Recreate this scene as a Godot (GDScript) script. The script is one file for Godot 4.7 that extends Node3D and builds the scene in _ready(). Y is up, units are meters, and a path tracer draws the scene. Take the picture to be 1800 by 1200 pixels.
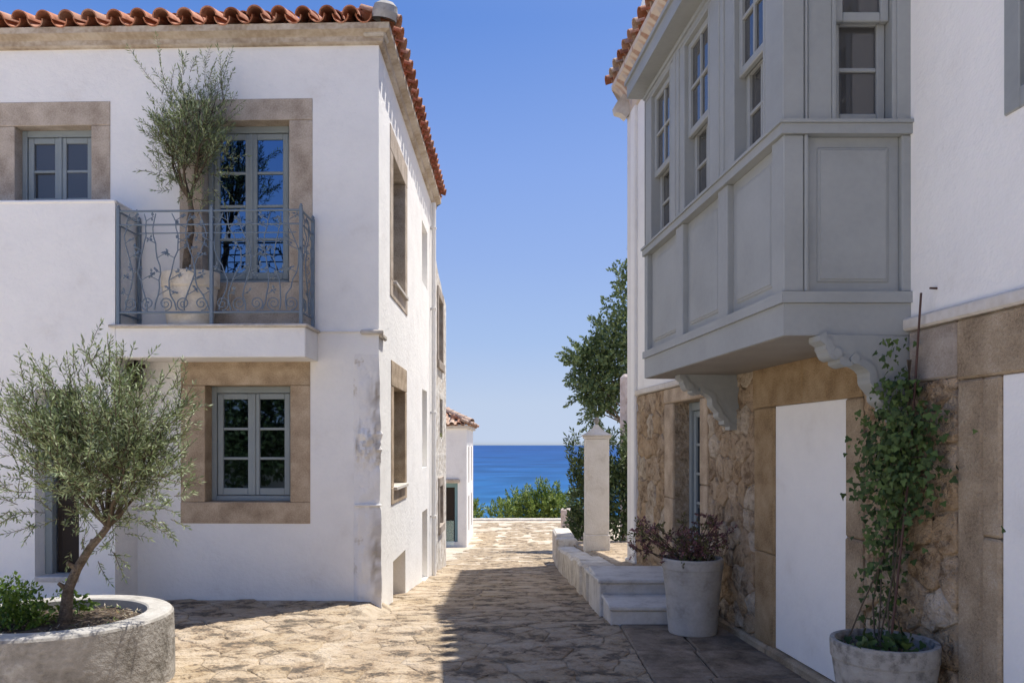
extends Node3D

const F_PX := 1400.0
var rng := RandomNumberGenerator.new()
var M := {}
var counts := {}

# ------------------------------------------------------------------ mesh builder
class MB:
	var v := PackedVector3Array()
	var n := PackedVector3Array()
	var uv := PackedVector2Array()
	var c := PackedColorArray()
	var xf := Transform3D()
	var col := Color(1, 1, 1)
	func put(p: Vector3, nn: Vector3) -> void:
		v.append(xf * p)
		n.append((xf.basis * nn).normalized())
		var a := nn.abs()
		if a.x >= a.y and a.x >= a.z: uv.append(Vector2(p.z, -p.y))
		elif a.y >= a.z: uv.append(Vector2(p.x, p.z))
		else: uv.append(Vector2(p.x, -p.y))
		c.append(col)
	func tri(a: Vector3, b: Vector3, d: Vector3) -> void:      # counter-clockwise seen from outside
		var nn := (b - a).cross(d - a)
		if nn.length_squared() < 1e-16: return
		nn = nn.normalized()
		put(a, nn); put(d, nn); put(b, nn)
	func trin(a: Vector3, b: Vector3, d: Vector3, na: Vector3, nb: Vector3, nd: Vector3) -> void:
		put(a, na); put(d, nd); put(b, nb)
	func quad(a: Vector3, b: Vector3, d: Vector3, e: Vector3) -> void:
		var nn := (d - a).cross(e - b)
		if nn.length_squared() < 1e-16: return
		nn = nn.normalized()
		put(a, nn); put(d, nn); put(b, nn)
		put(a, nn); put(e, nn); put(d, nn)
	func quadn(a: Vector3, b: Vector3, d: Vector3, e: Vector3, na: Vector3, nb: Vector3, nd: Vector3, ne: Vector3) -> void:
		trin(a, b, d, na, nb, nd); trin(a, d, e, na, nd, ne)
	func box(lo: Vector3, hi: Vector3, bev := 0.0) -> void:
		bev = minf(bev, 0.45 * minf(hi.x - lo.x, minf(hi.y - lo.y, hi.z - lo.z)))
		var L := [lo, hi]
		for ax in 3:
			var b1 := (ax + 1) % 3
			var b2 := (ax + 2) % 3
			for s in 2:
				var p := []
				for k in [[0, 0], [1, 0], [1, 1], [0, 1]]:
					var q := Vector3()
					q[ax] = L[s][ax]
					q[b1] = L[k[0]][b1] + (bev if k[0] == 0 else -bev)
					q[b2] = L[k[1]][b2] + (bev if k[1] == 0 else -bev)
					p.append(q)
				if s == 1: quad(p[0], p[1], p[2], p[3])
				else: quad(p[3], p[2], p[1], p[0])
			if bev > 0.0:                                       # edges along ax
				for s1 in 2:
					for s2 in 2:
						var q := []
						for e in 2:
							for w in 2:
								var t := Vector3()
								t[ax] = L[e][ax] + (bev if e == 0 else -bev)
								t[b1] = L[s1][b1] + (0.0 if w == 0 else (bev if s1 == 0 else -bev))
								t[b2] = L[s2][b2] + (0.0 if w == 1 else (bev if s2 == 0 else -bev))
								q.append(t)
						var out := Vector3()
						out[b1] = 1.0 if s1 == 1 else -1.0
						out[b2] = 1.0 if s2 == 1 else -1.0
						if (q[2] - q[0]).cross(q[1] - q[0]).dot(out) > 0.0: quad(q[0], q[2], q[3], q[1])
						else: quad(q[1], q[3], q[2], q[0])
		if bev > 0.0:
			for sx in 2:
				for sy in 2:
					for sz in 2:
						var k := Vector3(L[sx].x, L[sy].y, L[sz].z)
						var o := Vector3(1.0 if sx == 1 else -1.0, 1.0 if sy == 1 else -1.0, 1.0 if sz == 1 else -1.0)
						var a := k - Vector3(0, o.y, o.z) * bev
						var b := k - Vector3(o.x, 0, o.z) * bev
						var d := k - Vector3(o.x, o.y, 0) * bev
						if (b - a).cross(d - a).dot(o) > 0.0: tri(a, b, d)
						else: tri(a, d, b)
	func tube(pts: Array, rad: Array, sides := 6, cap := true) -> void:
		var m := pts.size()
		if m < 2: return
		var up := Vector3(0.31, 0.2, 0.93)
		var rings := []
		var nrm := []
		for i in m:
			var t: Vector3 = (pts[mini(i + 1, m - 1)] - pts[maxi(i - 1, 0)]).normalized()
			if absf(t.dot(up)) > 0.95: up = Vector3(0.9, 0.1, -0.3)
			var x := up.cross(t).normalized()
			up = t.cross(x).normalized()
			var ring := []
			var nn := []
			for k in sides:
				var a := TAU * k / sides
				var d: Vector3 = x * cos(a) + up * sin(a)
				nn.append(d)
				ring.append(pts[i] + d * rad[i])
			rings.append(ring); nrm.append(nn)
		for i in m - 1:
			for k in sides:
				var j := (k + 1) % sides
				quadn(rings[i][k], rings[i][j], rings[i + 1][j], rings[i + 1][k], nrm[i][k], nrm[i][j], nrm[i + 1][j], nrm[i + 1][k])
		if cap:
			for k in range(1, sides - 1):
				tri(rings[0][0], rings[0][k + 1], rings[0][k])
				tri(rings[m - 1][0], rings[m - 1][k], rings[m - 1][k + 1])
	func lathe(prof: Array, seg := 40, wob := 0.0) -> void:      # prof: Vector2(radius, height) from the bottom up, outside to the right
		for i in prof.size() - 1:
			var a: Vector2 = prof[i]
			var b: Vector2 = prof[i + 1]
			var e := (b - a)
			var nn := Vector2(e.y, -e.x).normalized()
			for k in seg:
				var t0 := TAU * k / seg
				var t1 := TAU * (k + 1) / seg
				var w0 := 1.0 + wob * sin(3.0 * t0 + 5.0 * a.y)
				var w1 := 1.0 + wob * sin(3.0 * t1 + 5.0 * a.y)
				var p0 := Vector3(cos(t0), 0, sin(t0))
				var p1 := Vector3(cos(t1), 0, sin(t1))
				var y := Vector3(0, 1, 0)
				quadn(p1 * a.x * w1 + y * a.y, p0 * a.x * w0 + y * a.y, p0 * b.x * w0 + y * b.y, p1 * b.x * w1 + y * b.y, p1 * nn.x + y * nn.y, p0 * nn.x + y * nn.y, p0 * nn.x + y * nn.y, p1 * nn.x + y * nn.y)
	func prism(poly: PackedVector2Array, z0: float, z1: float) -> void:
		var idx := Geometry2D.triangulate_polygon(poly)
		var area := 0.0
		for i in poly.size(): area += poly[i].cross(poly[(i + 1) % poly.size()])
		if area < 0.0:
			poly = poly.duplicate(); poly.reverse()
			idx = Geometry2D.triangulate_polygon(poly)
		for i in range(0, idx.size(), 3):
			var a := poly[idx[i]]
			var b := poly[idx[i + 1]]
			var d := poly[idx[i + 2]]
			if (b - a).cross(d - a) < 0.0:
				var t := b; b = d; d = t
			tri(Vector3(a.x, a.y, z1), Vector3(b.x, b.y, z1), Vector3(d.x, d.y, z1))
			tri(Vector3(a.x, a.y, z0), Vector3(d.x, d.y, z0), Vector3(b.x, b.y, z0))
		for i in poly.size():
			var a := poly[i]
			var b := poly[(i + 1) % poly.size()]
			quad(Vector3(a.x, a.y, z0), Vector3(b.x, b.y, z0), Vector3(b.x, b.y, z1), Vector3(a.x, a.y, z1))
	# wall face in the plane z = w with openings (Rect2 in x, y); reveals go back by depth
	func wall(x0: float, x1: float, y0: float, y1: float, holes: Array, w := 0.0, depth := 0.25) -> void:
		var xs := [x0, x1]
		var ys := [y0, y1]
		for h in holes:
			xs.append_array([h.position.x, h.end.x]); ys.append_array([h.position.y, h.end.y])
		xs.sort(); ys.sort()
		for i in xs.size() - 1:
			for j in ys.size() - 1:
				if xs[i + 1] - xs[i] < 1e-5 or ys[j + 1] - ys[j] < 1e-5: continue
				var mid := Vector2((xs[i] + xs[i + 1]) / 2, (ys[j] + ys[j + 1]) / 2)
				var inside := mid.x < x0 or mid.x > x1 or mid.y < y0 or mid.y > y1
				for h in holes: inside = inside or h.has_point(mid)
				if inside: continue
				quad(Vector3(xs[i], ys[j], w), Vector3(xs[i + 1], ys[j], w), Vector3(xs[i + 1], ys[j + 1], w), Vector3(xs[i], ys[j + 1], w))
		for h in holes:
			var a: float = h.position.x
			var b: float = h.end.x
			var d: float = h.position.y
			var e: float = h.end.y
			var k := w - depth
			quad(Vector3(a, d, w), Vector3(a, e, w), Vector3(a, e, k), Vector3(a, d, k))
			quad(Vector3(b, e, w), Vector3(b, d, w), Vector3(b, d, k), Vector3(b, e, k))
			quad(Vector3(a, e, w), Vector3(b, e, w), Vector3(b, e, k), Vector3(a, e, k))
			quad(Vector3(b, d, w), Vector3(a, d, w), Vector3(a, d, k), Vector3(b, d, k))
	func leaf(p: Vector3, dir: Vector3, side: Vector3, ln: float, wd: float) -> void:
		var s := side * wd * 0.5
		var up := dir.cross(side).normalized() * wd * 0.18
		var m := p + dir * ln * 0.45
		var t := p + dir * ln
		tri(p, m + s + up, t)
		tri(p, t, m - s + up)
	func mesh() -> ArrayMesh:
		var arr := []
		arr.resize(Mesh.ARRAY_MAX)
		arr[Mesh.ARRAY_VERTEX] = v
		arr[Mesh.ARRAY_NORMAL] = n
		arr[Mesh.ARRAY_TEX_UV] = uv
		arr[Mesh.ARRAY_COLOR] = c
		var m := ArrayMesh.new()
		m.add_surface_from_arrays(Mesh.PRIMITIVE_TRIANGLES, arr)
		return m

# ------------------------------------------------------------------ nodes
func numbered(parent: Node, called: String) -> String:
	var key := str(parent.get_instance_id()) + called
	var k: int = counts.get(key, 0)
	counts[key] = k + 1
	return called if k == 0 else "%s_%03d" % [called, k]

func world(o: Node3D) -> Transform3D:
	var t := Transform3D()
	var p: Node = o
	while p != self:
		t = (p as Node3D).transform * t
		p = p.get_parent()
	return t

func thing(called: String, label: String, category: String, at: Vector3, group := "") -> Node3D:
	var o := Node3D.new()
	o.name = numbered(self, called)
	add_child(o, true)
	o.position = at
	o.set_meta("label", label); o.set_meta("category", category)
	if group != "": o.set_meta("group", group)
	return o

func hold(parent: Node3D, called: String) -> Node3D:             # a part that only holds sub-parts
	var o := Node3D.new()
	o.name = numbered(parent, called)
	parent.add_child(o, true)
	return o

func part(parent: Node3D, called: String, m, mat: Material, xf := Transform3D(), kind := "") -> MeshInstance3D:
	var o := MeshInstance3D.new()
	o.mesh = m.mesh() if m is MB else m
	o.material_override = mat
	o.name = numbered(parent, called)
	parent.add_child(o, true)
	o.transform = xf if parent == self else world(parent).affine_inverse() * xf
	if kind != "": o.set_meta("kind", kind)
	return o

func struct(called: String, m, mat: Material, xf := Transform3D()) -> MeshInstance3D:
	var o := part(self, called, m, mat, xf, "structure")
	return o

func bx(parent: Node3D, called: String, mat: Material, xf: Transform3D, lo: Vector3, hi: Vector3, bev := 0.004) -> MeshInstance3D:
	var b := MB.new()
	b.box(Vector3(minf(lo.x, hi.x), minf(lo.y, hi.y), minf(lo.z, hi.z)), Vector3(maxf(lo.x, hi.x), maxf(lo.y, hi.y), maxf(lo.z, hi.z)), bev)
	return part(parent, called, b, mat, xf)

# ------------------------------------------------------------------ textures
func field(size: int, layers: Array) -> PackedFloat32Array:       # layers: [frequency over the tile, octaves, seed, weight, kind]
	var out := PackedFloat32Array()
	out.resize(size * size)
	var total := 0.0
	for l in layers:
		var nz := FastNoiseLite.new()
		nz.seed = l[2]
		nz.frequency = l[0] / float(size)
		nz.fractal_octaves = l[1]
		nz.noise_type = FastNoiseLite.TYPE_SIMPLEX_SMOOTH if l.size() < 5 else l[4]
		if l.size() > 4 and l[4] == FastNoiseLite.TYPE_CELLULAR:
			nz.cellular_return_type = FastNoiseLite.RETURN_DISTANCE2_SUB
		var data := nz.get_seamless_image(size, size).get_data()
		var w: float = l[3]
		total += absf(w)
		for i in out.size(): out[i] += w * (data[i] / 255.0)
	for i in out.size(): out[i] = out[i] / total
	return out

func stretch(f: PackedFloat32Array) -> PackedFloat32Array:
	var lo := 9.0
	var hi := -9.0
	for x in f:
		lo = minf(lo, x); hi = maxf(hi, x)
	for i in f.size(): f[i] = (f[i] - lo) / (hi - lo)
	return f

func paint(f: PackedFloat32Array, stops: Array) -> ImageTexture:  # stops: [position, linear colour]
	var g := Gradient.new()
	g.offsets = PackedFloat32Array(stops.map(func(s): return s[0]))
	g.colors = PackedColorArray(stops.map(func(s): return s[1]))
	var lut := PackedByteArray()
	for i in 256:
		var k := g.sample(i / 255.0).linear_to_srgb()
		lut.append_array([clampi(int(k.r * 255), 0, 255), clampi(int(k.g * 255), 0, 255), clampi(int(k.b * 255), 0, 255)])
	var d := PackedByteArray()
	d.resize(f.size() * 3)
	for i in f.size():
		var t := clampi(int(f[i] * 255.0), 0, 255) * 3
		d[i * 3] = lut[t]; d[i * 3 + 1] = lut[t + 1]; d[i * 3 + 2] = lut[t + 2]
	var s := int(sqrt(f.size()))
	return ImageTexture.create_from_image(Image.create_from_data(s, s, false, Image.FORMAT_RGB8, d))

func grey(f: PackedFloat32Array) -> ImageTexture:
	var d := PackedByteArray()
	d.resize(f.size())
	for i in f.size(): d[i] = clampi(int(f[i] * 255.0), 0, 255)
	var s := int(sqrt(f.size()))
	return ImageTexture.create_from_image(Image.create_from_data(s, s, false, Image.FORMAT_L8, d))

func mat(color: Color, rough: float, tex: Texture2D = null, metres := 1.0, relief: Texture2D = null, cm := 0.0, tri := false) -> StandardMaterial3D:
	var m := StandardMaterial3D.new()
	m.albedo_color = color.linear_to_srgb()
	m.roughness = rough
	m.albedo_texture = tex
	m.uv1_scale = Vector3.ONE / metres
	if relief:
		m.heightmap_enabled = true
		m.heightmap_texture = relief
		m.heightmap_scale = cm
	m.metallic_specular = 0.4
	if tri:
		m.uv1_triplanar = true
		m.uv1_world_triplanar = true
	return m

func leafmat(back: Color, rough := 0.5) -> StandardMaterial3D:
	var m := StandardMaterial3D.new()
	m.vertex_color_use_as_albedo = true
	m.roughness = rough
	m.metallic_specular = 0.4
	m.backlight_enabled = true
	m.backlight = back
	m.cull_mode = BaseMaterial3D.CULL_DISABLED
	return m

func lin(r: float, g: float, b: float) -> Color:
	return Color(r, g, b)

func ground_y(x: float, d: float) -> float:                      # the alley falls away towards the sea and flattens into a terrace
	var a := -0.13 - 0.0927 * (maxf(d, 7.4) - 8.48)
	a = maxf(a, -1.92)
	if x < -1.47: a = maxf(a, 0.0 if d < 8.9 else -9.0)
	return a

func alley(d: float) -> float:
	return maxf(-0.13 - 0.0927 * (maxf(d, 7.4) - 8.48), -1.92)
func make_materials() -> void:
	var C := FastNoiseLite.TYPE_CELLULAR
	# plaster
	var f := stretch(field(512, [[3, 4, 11, 1.0], [14, 3, 12, 0.45], [60, 2, 13, 0.2]]))
	var fine := stretch(field(512, [[5, 3, 21, 1.0], [40, 3, 22, 0.6], [130, 2, 23, 0.35]]))
	var fine_t := grey(fine)
	M.plaster = mat(lin(1, 1, 1), 0.85, paint(f, [[0.0, lin(.78, .75, .70)], [0.3, lin(.84, .82, .78)], [0.6, lin(.87, .85, .805)], [1.0, lin(.89, .87, .825)]]), 2.6, fine_t, 0.8, true)
	M.plaster_warm = mat(lin(1, 1, 1), 0.85, paint(f, [[0.0, lin(.70, .66, .60)], [0.4, lin(.77, .745, .71)], [1.0, lin(.81, .79, .76)]]), 2.6, fine_t, 0.7, true)
	var dirt := stretch(field(512, [[3, 5, 31, 1.0], [9, 4, 32, 0.7], [50, 2, 33, 0.25]]))
	M.plaster_worn = mat(lin(1, 1, 1), 0.9, paint(dirt, [[0.0, lin(.36, .30, .23)], [0.16, lin(.60, .54, .45)], [0.28, lin(.80, .775, .735)], [1.0, lin(.87, .85, .81)]]), 1.9, grey(dirt), 2.0, true)
	M.plaster_worn.vertex_color_use_as_albedo = true
	M.plaster_rough = mat(lin(1, 1, 1), 0.9, paint(dirt, [[0.0, lin(.36, .30, .23)], [0.35, lin(.55, .50, .43)], [0.6, lin(.66, .63, .57)], [1.0, lin(.74, .72, .68)]]), 1.2, grey(dirt), 3.0, true)
	# dressed granite-like stone of surrounds, cornices
	var sp := stretch(field(512, [[3, 4, 41, 0.9], [45, 3, 42, 0.55], [120, 2, 43, 0.6]]))
	var sp_t := grey(sp)
	M.surround = mat(lin(1, 1, 1), 0.85, paint(sp, [[0.0, lin(.19, .145, .105)], [0.35, lin(.40, .325, .25)], [0.65, lin(.54, .455, .36)], [1.0, lin(.68, .60, .50)]]), 1.1, sp_t, 0.8, true)
	M.surround_ochre = mat(lin(1, 1, 1), 0.85, paint(sp, [[0.0, lin(.15, .11, .07)], [0.35, lin(.36, .27, .18)], [0.65, lin(.50, .39, .27)], [1.0, lin(.64, .53, .40)]]), 1.0, sp_t, 0.8, true)
	M.surround_grey = mat(lin(1, 1, 1), 0.85, paint(sp, [[0.0, lin(.15, .12, .10)], [0.35, lin(.31, .26, .21)], [0.65, lin(.42, .36, .30)], [1.0, lin(.56, .50, .44)]]), 0.9, sp_t, 1.0, true)
	var cn := stretch(field(512, [[2, 5, 51, 1.0], [20, 4, 52, 0.5]]))
	M.cornice = mat(lin(1, 1, 1), 0.9, paint(cn, [[0.0, lin(.28, .21, .14)], [0.3, lin(.44, .355, .26)], [0.55, lin(.57, .495, .395)], [1.0, lin(.69, .63, .54)]]), 1.4, grey(cn), 1.2, true)
	M.cornice_pale = mat(lin(1, 1, 1), 0.9, paint(cn, [[0.0, lin(.34, .29, .22)], [0.35, lin(.55, .50, .43)], [1.0, lin(.72, .69, .64)]]), 1.4, grey(cn), 1.2, true)
	M.ochre = mat(lin(1, 1, 1), 0.9, paint(sp, [[0.0, lin(.11, .07, .035)], [0.35, lin(.29, .195, .10)], [0.65, lin(.39, .28, .16)], [1.0, lin(.50, .38, .24)]]), 0.9, sp_t, 1.6, true)
	M.brown = mat(lin(1, 1, 1), 0.9, paint(sp, [[0.0, lin(.11, .078, .048)], [0.35, lin(.30, .225, .145)], [0.65, lin(.43, .335, .225)], [1.0, lin(.56, .48, .385)]]), 1.0, sp_t, 1.6, true)
	M.pillar = mat(lin(1, 1, 1), 0.9, paint(f, [[0.0, lin(.50, .46, .40)], [0.4, lin(.62, .585, .53)], [1.0, lin(.69, .66, .61)]]), 1.3, fine_t, 1.0, true)
	# roof tiles
	var tl := stretch(field(512, [[6, 4, 61, 1.0], [40, 3, 62, 0.5]]))
	var tl_t := grey(tl)
	for i in 4:
		var k: float = [1.0, 0.82, 1.12, 0.95][i]
		var w: float = [0.0, 0.0, 0.04, 0.08][i]
		M["tile%d" % i] = mat(lin(1, 1, 1), 0.85, paint(tl, [[0.0, lin(.15 * k, .055 * k, .03 * k)], [0.3, lin(.35 * k, .13 * k, .066 * k)], [0.65, lin(.46 * k, .19 * k + w, .105 * k + w)], [1.0, lin(.56 * k, .36 * k, .26 * k)]]), 0.9 + 0.13 * i, tl_t, 0.6, true)
	M.tile_old = mat(lin(1, 1, 1), 0.9, paint(tl, [[0.0, lin(.20, .125, .085)], [0.35, lin(.40, .25, .175)], [0.65, lin(.52, .40, .31)], [1.0, lin(.62, .55, .47)]]), 0.8, tl_t, 0.8, true)
	# paving
	var pv := stretch(field(1024, [[5, 5, 71, 1.0], [16, 4, 72, 0.55], [70, 3, 73, 0.35]]))
	var pv_h := stretch(field(1024, [[6, 5, 71, 1.0], [22, 4, 75, 0.8], [90, 3, 73, 0.3]]))
	var pvt := grey(pv_h)
	for i in 4:
		var a: Array = [[.405, .325, .232], [.385, .305, .21], [.425, .345, .252], [.375, .295, .208]][i]
		var r: float = a[0]
		var g: float = a[1]
		var b: float = a[2]
		M["pave%d" % i] = mat(lin(1, 1, 1), 0.9, paint(pv, [[0.0, lin(.05, .04, .03)], [0.30, lin(.11, .088, .065)], [0.38, lin(r * .62, g * .56, b * .5)], [0.48, lin(r * .92, g * .9, b * .86)], [0.7, lin(r * 1.05, g * 1.06, b * 1.08)], [1.0, lin(r * 1.25, g * 1.28, b * 1.32)]]), 2.3 + 0.37 * i, pvt, 5.0, true)
		M["pave%d" % i].uv1_scale = Vector3(1.0 / 2.7, 1.0 / 2.3, 1.0 / 1.9)
	M.pave_joint = mat(lin(1, 1, 1), 0.95, paint(pv, [[0.0, lin(.09, .07, .05)], [0.4, lin(.29, .235, .17)], [1.0, lin(.44, .37, .28)]]), 1.3, pvt, 4.0, true)
	M.pave_joint_light = mat(lin(1, 1, 1), 0.95, paint(pv, [[0.0, lin(.12, .095, .07)], [0.33, lin(.24, .19, .135)], [0.5, lin(.42, .34, .245)], [1.0, lin(.54, .46, .36)]]), 1.7, pvt, 5.0, true)
	M.bounce_ground = mat(lin(1, 1, 1), 0.95, paint(pv, [[0.0, lin(.40, .33, .25)], [0.4, lin(.64, .55, .435)], [1.0, lin(.76, .68, .57)]]), 3.7, pvt, 3.0, true)  # ground out of view, kept paler than the paving to bounce light
	M.pave_dark = mat(lin(1, 1, 1), 0.85, paint(pv, [[0.0, lin(.05, .038, .027)], [0.35, lin(.17, .128, .088)], [0.7, lin(.27, .21, .15)], [1.0, lin(.38, .31, .24)]]), 2.0, pvt, 1.6, true)
	M.pave_far = mat(lin(1, 1, 1), 0.95, paint(pv, [[0.0, lin(.18, .145, .11)], [0.3, lin(.42, .345, .255)], [0.6, lin(.54, .46, .355)], [1.0, lin(.64, .57, .48)]]), 4.5, pvt, 5.0, true)
	# rubble of the wall
	var rb := stretch(field(512, [[3, 5, 81, 1.0], [10, 4, 82, 0.7], [50, 3, 83, 0.4]]))
	var rb_t := grey(stretch(field(512, [[5, 5, 84, 1.0], [18, 4, 85, 0.8], [70, 2, 86, 0.3]])))
	for i in 4:
		var a: Array = [[.45, .345, .235], [.42, .305, .19], [.48, .40, .305], [.40, .30, .20]][i]
		var r: float = a[0]
		var g: float = a[1]
		var b: float = a[2]
		M["rubble%d" % i] = mat(lin(1, 1, 1), 0.9, paint(rb, [[0.0, lin(.10, .07, .045)], [0.25, lin(r * .5, g * .44, b * .38)], [0.45, lin(r * .9, g * .88, b * .84)], [0.75, lin(r * 1.12, g * 1.12, b * 1.12)], [1.0, lin(r * 1.3, g * 1.36, b * 1.45)]]), 0.80 + 0.03 * i, rb_t, 4.0, true)
	M.mortar = mat(lin(1, 1, 1), 0.95, paint(rb, [[0.0, lin(.14, .10, .06)], [0.4, lin(.36, .27, .175)], [1.0, lin(.56, .47, .36)]]), 0.7, rb_t, 3.0, true)
	# concrete, marble, wood, metal
	var cc := stretch(field(512, [[3, 5, 91, 1.0], [18, 4, 92, 0.6], [90, 2, 93, 0.3]]))
	M.concrete = mat(lin(1, 1, 1), 0.85, paint(cc, [[0.0, lin(.07, .062, .052)], [0.3, lin(.20, .185, .16)], [0.6, lin(.31, .29, .26)], [1.0, lin(.48, .46, .42)]]), 0.8, grey(cc), 1.6, true)
	M.concrete_rim = mat(lin(1, 1, 1), 0.85, paint(cc, [[0.0, lin(.22, .205, .18)], [0.4, lin(.38, .36, .325)], [1.0, lin(.50, .48, .445)]]), 0.9, grey(cc), 0.6, true)
	M.pot_grey = mat(lin(1, 1, 1), 0.85, paint(cc, [[0.0, lin(.22, .205, .18)], [0.4, lin(.40, .38, .345)], [1.0, lin(.52, .50, .465)]]), 0.7, grey(cc), 0.6, true)
	M.pot_worn = mat(lin(1, 1, 1), 0.9, paint(dirt, [[0.0, lin(.05, .045, .04)], [0.25, lin(.14, .13, .115)], [0.45, lin(.31, .295, .265)], [1.0, lin(.44, .42, .385)]]), 0.55, grey(dirt), 1.2, true)
	M.pot_cream = mat(lin(1, 1, 1), 0.85, paint(cc, [[0.0, lin(.42, .36, .27)], [0.4, lin(.64, .57, .46)], [1.0, lin(.76, .70, .60)]]), 0.7, grey(cc), 0.6, true)
	M.marble = mat(lin(1, 1, 1), 0.6, paint(cc, [[0.0, lin(.33, .305, .27)], [0.4, lin(.54, .51, .465)], [1.0, lin(.67, .645, .60)]]), 1.1, grey(cc), 0.4, true)
	M.kerb = mat(lin(1, 1, 1), 0.85, paint(rb, [[0.0, lin(.20, .165, .125)], [0.3, lin(.42, .37, .31)], [0.6, lin(.58, .54, .475)], [1.0, lin(.70, .66, .60)]]), 1.2, rb_t, 2.0, true)
	var wd := stretch(field(512, [[2, 4, 101, 1.0], [30, 3, 102, 0.3]]))
	M.bay = mat(lin(1, 1, 1), 0.55, paint(wd, [[0.0, lin(.265, .28, .275)], [0.5, lin(.31, .325, .32)], [1.0, lin(.345, .36, .355)]]), 1.7, grey(wd), 0.25, true)
	M.bay_under = mat(lin(1, 1, 1), 0.55, paint(wd, [[0.0, lin(.24, .22, .19)], [1.0, lin(.33, .305, .27)]]), 1.7)
	M.frame = mat(lin(1, 1, 1), 0.5, paint(wd, [[0.0, lin(.24, .275, .28)], [1.0, lin(.30, .34, .345)]]), 1.5, grey(wd), 0.2, true)
	M.frame_teal = mat(lin(.20, .32, .33), 0.5)
	M.iron = mat(lin(.17, .215, .26), 0.5)
	M.rust = mat(lin(.085, .045, .035), 0.7)
	M.dark = mat(lin(.015, .014, .013), 0.9)
	M.dark_wood = mat(lin(.035, .025, .018), 0.7)
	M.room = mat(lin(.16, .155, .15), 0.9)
	var gl := StandardMaterial3D.new()
	gl.albedo_color = lin(.085, .115, .15).linear_to_srgb()
	gl.metallic = 1.0
	gl.roughness = 0.02
	M.glass = gl
	var g2: StandardMaterial3D = gl.duplicate()
	g2.albedo_color = lin(.14, .235, .36).linear_to_srgb()  # blue of the reflected sky strengthened in the pane colour itself
	M.glass_sky_tint = g2
	var gb := StandardMaterial3D.new()
	gb.albedo_color = lin(.055, .055, .055).linear_to_srgb()
	gb.roughness = 0.02
	gb.metallic_specular = 1.0
	M.glass_bay = gb
	var gt := StandardMaterial3D.new()
	gt.transparency = BaseMaterial3D.TRANSPARENCY_ALPHA
	gt.albedo_color = Color(.75, .95, .9, .12)
	gt.roughness = 0.03
	M.glass_clear = gt
	M.soil = mat(lin(1, 1, 1), 0.95, paint(rb, [[0.0, lin(.03, .022, .015)], [0.5, lin(.10, .072, .05)], [1.0, lin(.26, .20, .15)]]), 0.35, rb_t, 3.0, true)
	M.bark = mat(lin(1, 1, 1), 0.9, paint(rb, [[0.0, lin(.08, .06, .042)], [0.5, lin(.25, .19, .135)], [1.0, lin(.42, .35, .27)]]), 0.2, rb_t, 3.5, true)
	M.twig = mat(lin(.10, .075, .05), 0.9)
	M.leaf = leafmat(Color(.35, .4, .25))
	M.leaf_dark = leafmat(Color(.22, .27, .13), 0.65)
	M.pink = mat(lin(1, 1, 1), 0.9, paint(dirt, [[0.0, lin(.30, .22, .18)], [0.4, lin(.55, .46, .41)], [1.0, lin(.68, .60, .56)]]), 1.2, grey(dirt), 2.5, true)
	# painted cavetto under the eaves: faded ochre and grey-violet leaf scrolls on cream
	var im := Image.create(512, 128, false, Image.FORMAT_RGB8)
	for y in 128:
		for x in 512:
			var t := x / 512.0 * TAU * 4.0
			var s := (y - 64) / 64.0
			var wv := sin(t) * 0.55
			var k := clampf(1.0 - absf(s - wv) * 5.0, 0.0, 1.0)
			var lf := clampf(1.0 - pow(absf(sin(t * 0.5 + 0.6)) * 1.9, 2.0) - pow((s + wv * 0.8) * 1.6, 2.0), 0.0, 1.0)
			var o := clampf(1.0 - pow(absf(cos(t * 0.5 + 0.2)) * 2.6, 2.0) - pow((s - 0.1) * 1.3, 2.0), 0.0, 1.0)
			var wear := 0.45 + 0.55 * rb[(y * 4 % 512) * 512 + x]
			var base := Color(.62, .53, .43)
			base = base.lerp(Color(.34, .17, .10), minf(1.0, lf * 1.6) * wear)
			base = base.lerp(Color(.36, .32, .36), minf(1.0, k) * wear * 0.8)
			base = base.lerp(Color(.40, .22, .13), minf(1.0, o * 1.5) * wear * 0.8)
			im.set_pixel(x, y, base.linear_to_srgb())
	M.painted = mat(lin(1, 1, 1), 0.85, ImageTexture.create_from_image(im), 1.0, rb_t, 0.5)
	# sea
	var se := stretch(field(512, [[12, 4, 111, 1.0], [40, 3, 112, 0.7]]))
	M.sea = mat(lin(1, 1, 1), 0.4, null, 1.0)
	M.sea.vertex_color_use_as_albedo = true
	M.sea.metallic_specular = 0.1
	M.sea_relief = grey(se)
# ------------------------------------------------------------------ stones
func cells(seeds: Array, lo: Vector2, hi: Vector2, reach: float) -> Array:
	var out := []
	for i in seeds.size():
		var p: Vector2 = seeds[i]
		var poly := [lo, Vector2(hi.x, lo.y), hi, Vector2(lo.x, hi.y)]
		for j in seeds.size():
			if i == j: continue
			var q: Vector2 = seeds[j]
			if p.distance_squared_to(q) > reach * reach: continue
			var mid := (p + q) * 0.5
			var nn := (q - p)
			var next := []
			for k in poly.size():
				var a: Vector2 = poly[k]
				var b: Vector2 = poly[(k + 1) % poly.size()]
				var da := (a - mid).dot(nn)
				var db := (b - mid).dot(nn)
				if da <= 0: next.append(a)
				if da * db < 0: next.append(a.lerp(b, da / (da - db)))
			poly = next
			if poly.size() < 3: break
		out.append(poly)
	return out

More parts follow.
